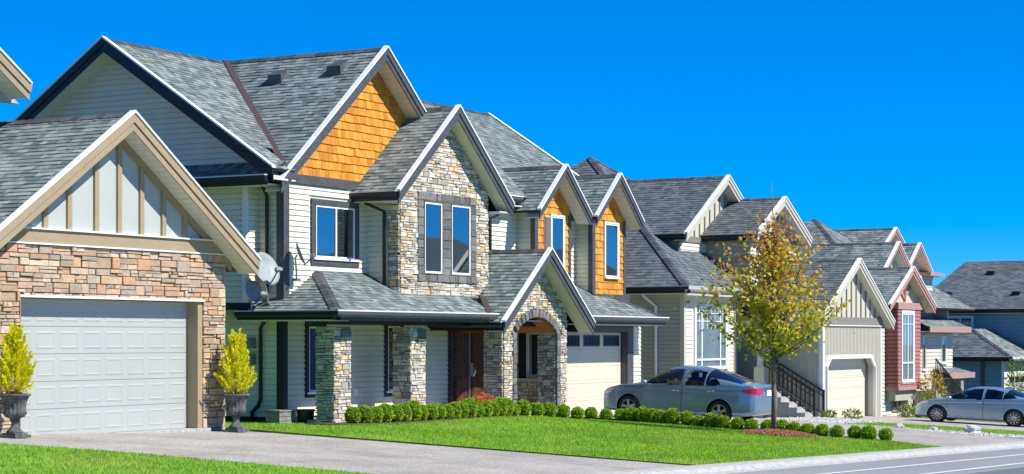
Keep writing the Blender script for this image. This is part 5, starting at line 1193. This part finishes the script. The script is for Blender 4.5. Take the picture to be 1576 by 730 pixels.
        for k, d_ in dd.items():
            if d_ is None: continue
            hx, hz = S['handles'][k]; i = np.argmin(abs(xs - hx)); j = NB + np.argmin(abs(G[i, NB:NB + NS, 2] - hz)); hy = G[i, j, 1] * side
            ob('handle', MB().tube([(hx + .1, hy, hz), (hx + .07, hy + side * .035, hz + .005), (hx - .07, hy + side * .035, hz + .008), (hx - .1, hy, hz + .005)], .013, 7), S['handle_m'], d_, True)
        mx, mz_ = S['mirror']; i = np.argmin(abs(xs - mx)); my = G[i, NB + NS, 1] * side
        ob('wing_mirror', MB().lathe([(.01, -.06), (.07, -.045), (.09, 0), (.075, .05), (.01, .065)], (mx, my + side * .11, mz_ + .07), 14).bar((mx, my - side * .03, mz_ + .01), (mx, my + side * .1, mz_ + .05), .05, .04), S['paint'], t, True)
        # wheels and wells
        for ax in S['axles']:
            r_ = S['wr']; wy = side * S['track']
            wh = link('wheel', None, t); wh.empty_display_size = .2
            wh['_local'] = 1
            V = []; F = []; pr = [(.60, .1), (.66, .105), (.92, .1), (.985, .08), (1, .04), (1, -.04), (.985, -.08), (.92, -.1), (.6, -.1)]; n = 40
            for (rr, yy) in pr:
                for j in range(n): a = 2 * math.pi * j / n; V.append((ax + rr * r_ * math.cos(a), wy + side * yy, r_ + rr * r_ * math.sin(a)))
            for i in range(len(pr) - 1):
                for j in range(n): F.append((i * n + j, i * n + (j + 1) % n, (i + 1) * n + (j + 1) % n, (i + 1) * n + j))
            ob('tyre', MB().add(V, F), 'rubber', wh, True)
            mb = MB(); V = []; F = []
            pr = [(.70, .085), (.66, .108), (.62, .10), (.60, .03), (.2, .0), (.02, .0)]
            for (rr, yy) in pr:
                for j in range(n): a = 2 * math.pi * j / n; V.append((ax + rr * r_ * math.cos(a), wy + side * yy, r_ + rr * r_ * math.sin(a)))
            for i in range(len(pr) - 1):
                for j in range(n): F.append((i * n + j, i * n + (j + 1) % n, (i + 1) * n + (j + 1) % n, (i + 1) * n + j))
            mb.add(V[:4 * n], [f for f in F if max(f) < 4 * n])
            rim = ob('rim', mb, 'alloy', wh, True); ob('brake_disc', MB().add(V[3 * n:], [tuple(i - 3 * n for i in f) for f in F if min(f) >= 3 * n]), 'carpaint_dark', wh)
            for s_ in range(S['spokes']):
                a = 2 * math.pi * s_ / S['spokes'] + .2; wd = S['spw']
                V = []
                for (rr, ww, yy) in ((.08, wd * .7, .085), (.4, wd * .75, .1), (.64, wd, .095)):
                    for e_ in (-1, 1):
                        for y_ in (yy, yy - .03): V.append((ax + r_ * (rr * math.cos(a) - e_ * ww * math.sin(a)), wy + side * y_, r_ + r_ * (rr * math.sin(a) + e_ * ww * math.cos(a))))
                ob('spoke', MB().add(V, [(0, 4, 6, 2), (4, 8, 10, 6), (1, 3, 7, 5), (5, 7, 11, 9), (0, 1, 5, 4), (4, 5, 9, 8), (2, 6, 7, 3), (6, 10, 11, 7)]), 'alloy', wh)
            V = []; F = []; n2 = 20
            for yy in (.35, S['track'] + .06):
                for j in range(n2 + 1): a = -.25 + (math.pi + .5) * j / n2; V.append((ax + r_ * 1.13 * math.cos(a), side * yy, r_ + r_ * 1.13 * math.sin(a)))
            for j in range(n2): F.append((j, j + 1, n2 + 2 + j, n2 + 1 + j))
            F.append(tuple(range(n2 + 1)))
            ob('wheel_well', MB().add(V, F), 'carpaint_dark', t)
        # end caps
        for e_, nm in ((0, 'rear_panel'), (NX, 'front_panel')):
            ring = [tuple(p) for p in Gs[e_]]; ob(nm, MB().add(ring + [(ring[0][0], 0, ring[-1][2])], [tuple(range(len(ring)))]), S['paint'], t)
    for k, nm, m in ((0, 'body', S['paint']), (10, 'windshield', 'carglass'), (11, 'rear_window', 'backlight'), (20, 'shut_lines', 'carpaint_dark')):
        VV = np.concatenate([a for a, _ in acc[k]]); QQ = np.concatenate([q_ + i * (NX + 1) * K for i, (_, q_) in enumerate(acc[k])])
        u, inv = np.unique(QQ, return_inverse=True); o = link(nm, fastmesh(nm, VV[u], inv.reshape(-1, 4), m, True), t)
        if k == 20: o['kind'] = 'stuff'
    # cabin
    ob('cabin_floor', MB().box(-1.5, 1.2, -.68, .68, .25, .62).box(.75, 1.15, -.66, .66, .62, .86), 'interior', t)
    for (x, y) in ((.05, .36), (.05, -.36), (-.6, .36), (-.6, -.36)):
        st = ob('seat', MB().add([(x + a, y + b, z) for (a, z) in ((.2, .62), (.25, .72), (-.12, .74), (-.3, 1.16), (-.42, 1.16), (-.3, .62)) for b in (-.23, .23)], [(0, 2, 3, 1), (2, 4, 5, 3), (4, 6, 7, 5), (6, 8, 9, 7), (8, 10, 11, 9), (0, 1, 11, 10), (0, 10, 8, 6, 4, 2), (1, 3, 5, 7, 9, 11)]), 'interior', t)
        ob('headrest', MB().box(x - .44, x - .33, y - .13, y + .13, 1.17, 1.31 if x > 0 else 1.25), 'interior', st)
    V = [(.62 + .06 * math.sin(a) , .36 + .18 * math.cos(a), .93 + .17 * math.sin(a)) for a in [2 * math.pi * k / 16 for k in range(17)]]
    ob('steering_wheel', MB().tube(V, .016, 6, False), 'interior', t)
    ob('licence_plate', MB().box(-L2 - .02, -L2 - .004, -.16, .16, S['plz'], S['plz'] + .15), 'plate', t); ob('trunk_strip', MB().box(-L2 - .025, -L2 + .05, -.36, .36, S['plz'] + .19, S['plz'] + .225), 'chrome', t)
    ob('front_grille', MB().box(L2 - .03, L2 + .012, -.4, .4, .33, .48), 'carpaint_dark', t)
    ob('antenna', MB().tube([(-1.0, 0, S['roofz'] - .03), (-1.12, 0, S['roofz'] + .1)], .006, 5), 'carpaint_dark', t)
    return t
S1 = dict(len=4.54, wr=.315, track=.77, axles=(1.33, -1.27), pw=3.0, roofz=1.40,
    top=[(-2.27, .80), (-2.24, .93), (-2.17, 1.055), (-2.05, 1.075), (-1.88, 1.085), (-1.75, 1.115), (-1.2, 1.31), (-.85, 1.41), (-.5, 1.455), (-.15, 1.468), (.1, 1.455), (.33, 1.41), (1.12, 1.0), (1.25, .965), (1.7, .895), (2.02, .80), (2.18, .70), (2.25, .60), (2.27, .55)],
    bot=[(-2.27, .42), (-2.2, .30), (-1.9, .235), (-.9, .19), (.9, .18), (1.9, .2), (2.2, .22), (2.27, .3)],
    wid=[(-2.27, .60), (-2.22, .72), (-2.1, .80), (-1.8, .855), (-1.2, .88), (1.2, .88), (1.7, .86), (2.0, .80), (2.15, .70), (2.24, .56), (2.27, .45)],
    belt=[(-2.27, 1.02), (-1.2, 1.0), (.9, .93), (2.27, .85)],
    sidewin={1: [(.92, .965), (.36, 1.335), (.12, 1.375), (-.16, 1.385), (-.16, .975)], 2: [(-.25, .985), (-.25, 1.385), (-.55, 1.375), (-.8, 1.335), (-.8, .995)], 3: [(-.85, 1.0), (-.85, 1.325), (-1.02, 1.26), (-1.24, 1.075), (-1.26, 1.015)]},
    doors={5: [(.95, .3), (.98, .95), (.36, 1.365), (-.2, 1.42), (-.2, .28)], 6: [(-.215, .28), (-.215, 1.42), (-.85, 1.36), (-1.08, 1.2), (-1.12, .98), (-.98, .72), (-.9, .5), (-.78, .3)]},
    winpar={1: 5, 2: 6, 3: 6}, handles={5: (-.02, .82), 6: (-1.0, .85)}, handle_m='chrome', mirror=(.86, .93),
    wind=(.36, 1.1, .86), rear=(-1.80, -.86, .82), lampin=.4,
    lamps=[(30, [(-2.3, .80), (-2.3, .985), (-1.98, .955), (-1.82, .93), (-1.95, .84)], -1), (32, [(2.3, .6), (1.92, .66), (1.8, .78), (2.0, .78), (2.3, .70)], 1), (33, [(1.98, .72), (1.86, .75), (1.93, .79), (2.03, .775)], 1)],
    paint='paint1', spokes=5, spw=.13, plz=.78)
S2 = dict(S1, len=4.53, wr=.325, track=.78, axles=(1.36, -1.34), pw=2.8, roofz=1.38,
    top=[(-2.265, .78), (-2.24, .93), (-2.18, 1.05), (-2.0, 1.085), (-1.75, 1.12), (-1.0, 1.38), (-.6, 1.435), (-.2, 1.445), (.1, 1.43), (.4, 1.36), (1.25, .97), (1.4, .93), (1.8, .84), (2.05, .74), (2.2, .63), (2.265, .52)],
    belt=[(-2.27, 1.05), (-1.2, 1.0), (.9, .90), (2.27, .80)],
    sidewin={1: [(1.02, .93), (.42, 1.27), (.15, 1.345), (-.2, 1.365), (-.2, .965)], 2: [(-.28, .975), (-.28, 1.365), (-.6, 1.35), (-.9, 1.30), (-.9, 1.01)], 3: [(-.94, 1.02), (-.94, 1.285), (-1.2, 1.2), (-1.42, 1.09)]},
    doors={5: [(1.0, .3), (1.03, .92), (.4, 1.32), (-.24, 1.405), (-.24, .28)], 6: [(-.255, .28), (-.255, 1.405), (-.9, 1.34), (-1.18, 1.2), (-1.2, 1.0), (-1.05, .74), (-.95, .5), (-.83, .3)]},
    handles={5: (-.05, .84), 6: (-1.05, .88)}, mirror=(.92, .91), handle_m='paint2',
    wind=(.42, 1.22, .86), rear=(-1.72, -1.02, .8),
    lamps=[(30, [(-2.3, .80), (-2.3, .97), (-2.05, .99), (-1.78, .96), (-2.0, .84)], -1), (32, [(2.3, .58), (1.95, .66), (1.68, .80), (1.9, .80), (2.3, .68)], 1)],
    paint='paint2', spokes=10, spw=.07)
def slope_pitch(): return math.atan(.04)
car('parked_sedan', 'silver blue sedan parked nose in before the cream garage door of the middle house', S1, (48.7, 22.1, gz(48.7, 22.1) + .116), (1.02, (0, -math.atan(.04), R(90))))
c2 = car('parked_sedan', 'pale blue sedan parked at right in front of the taupe garage', S2, (65.3, 18.82, gz(65.3, 18.82) + .016), (.96, (0, -math.atan(.04), R(90)))); c2.scale.z = .88
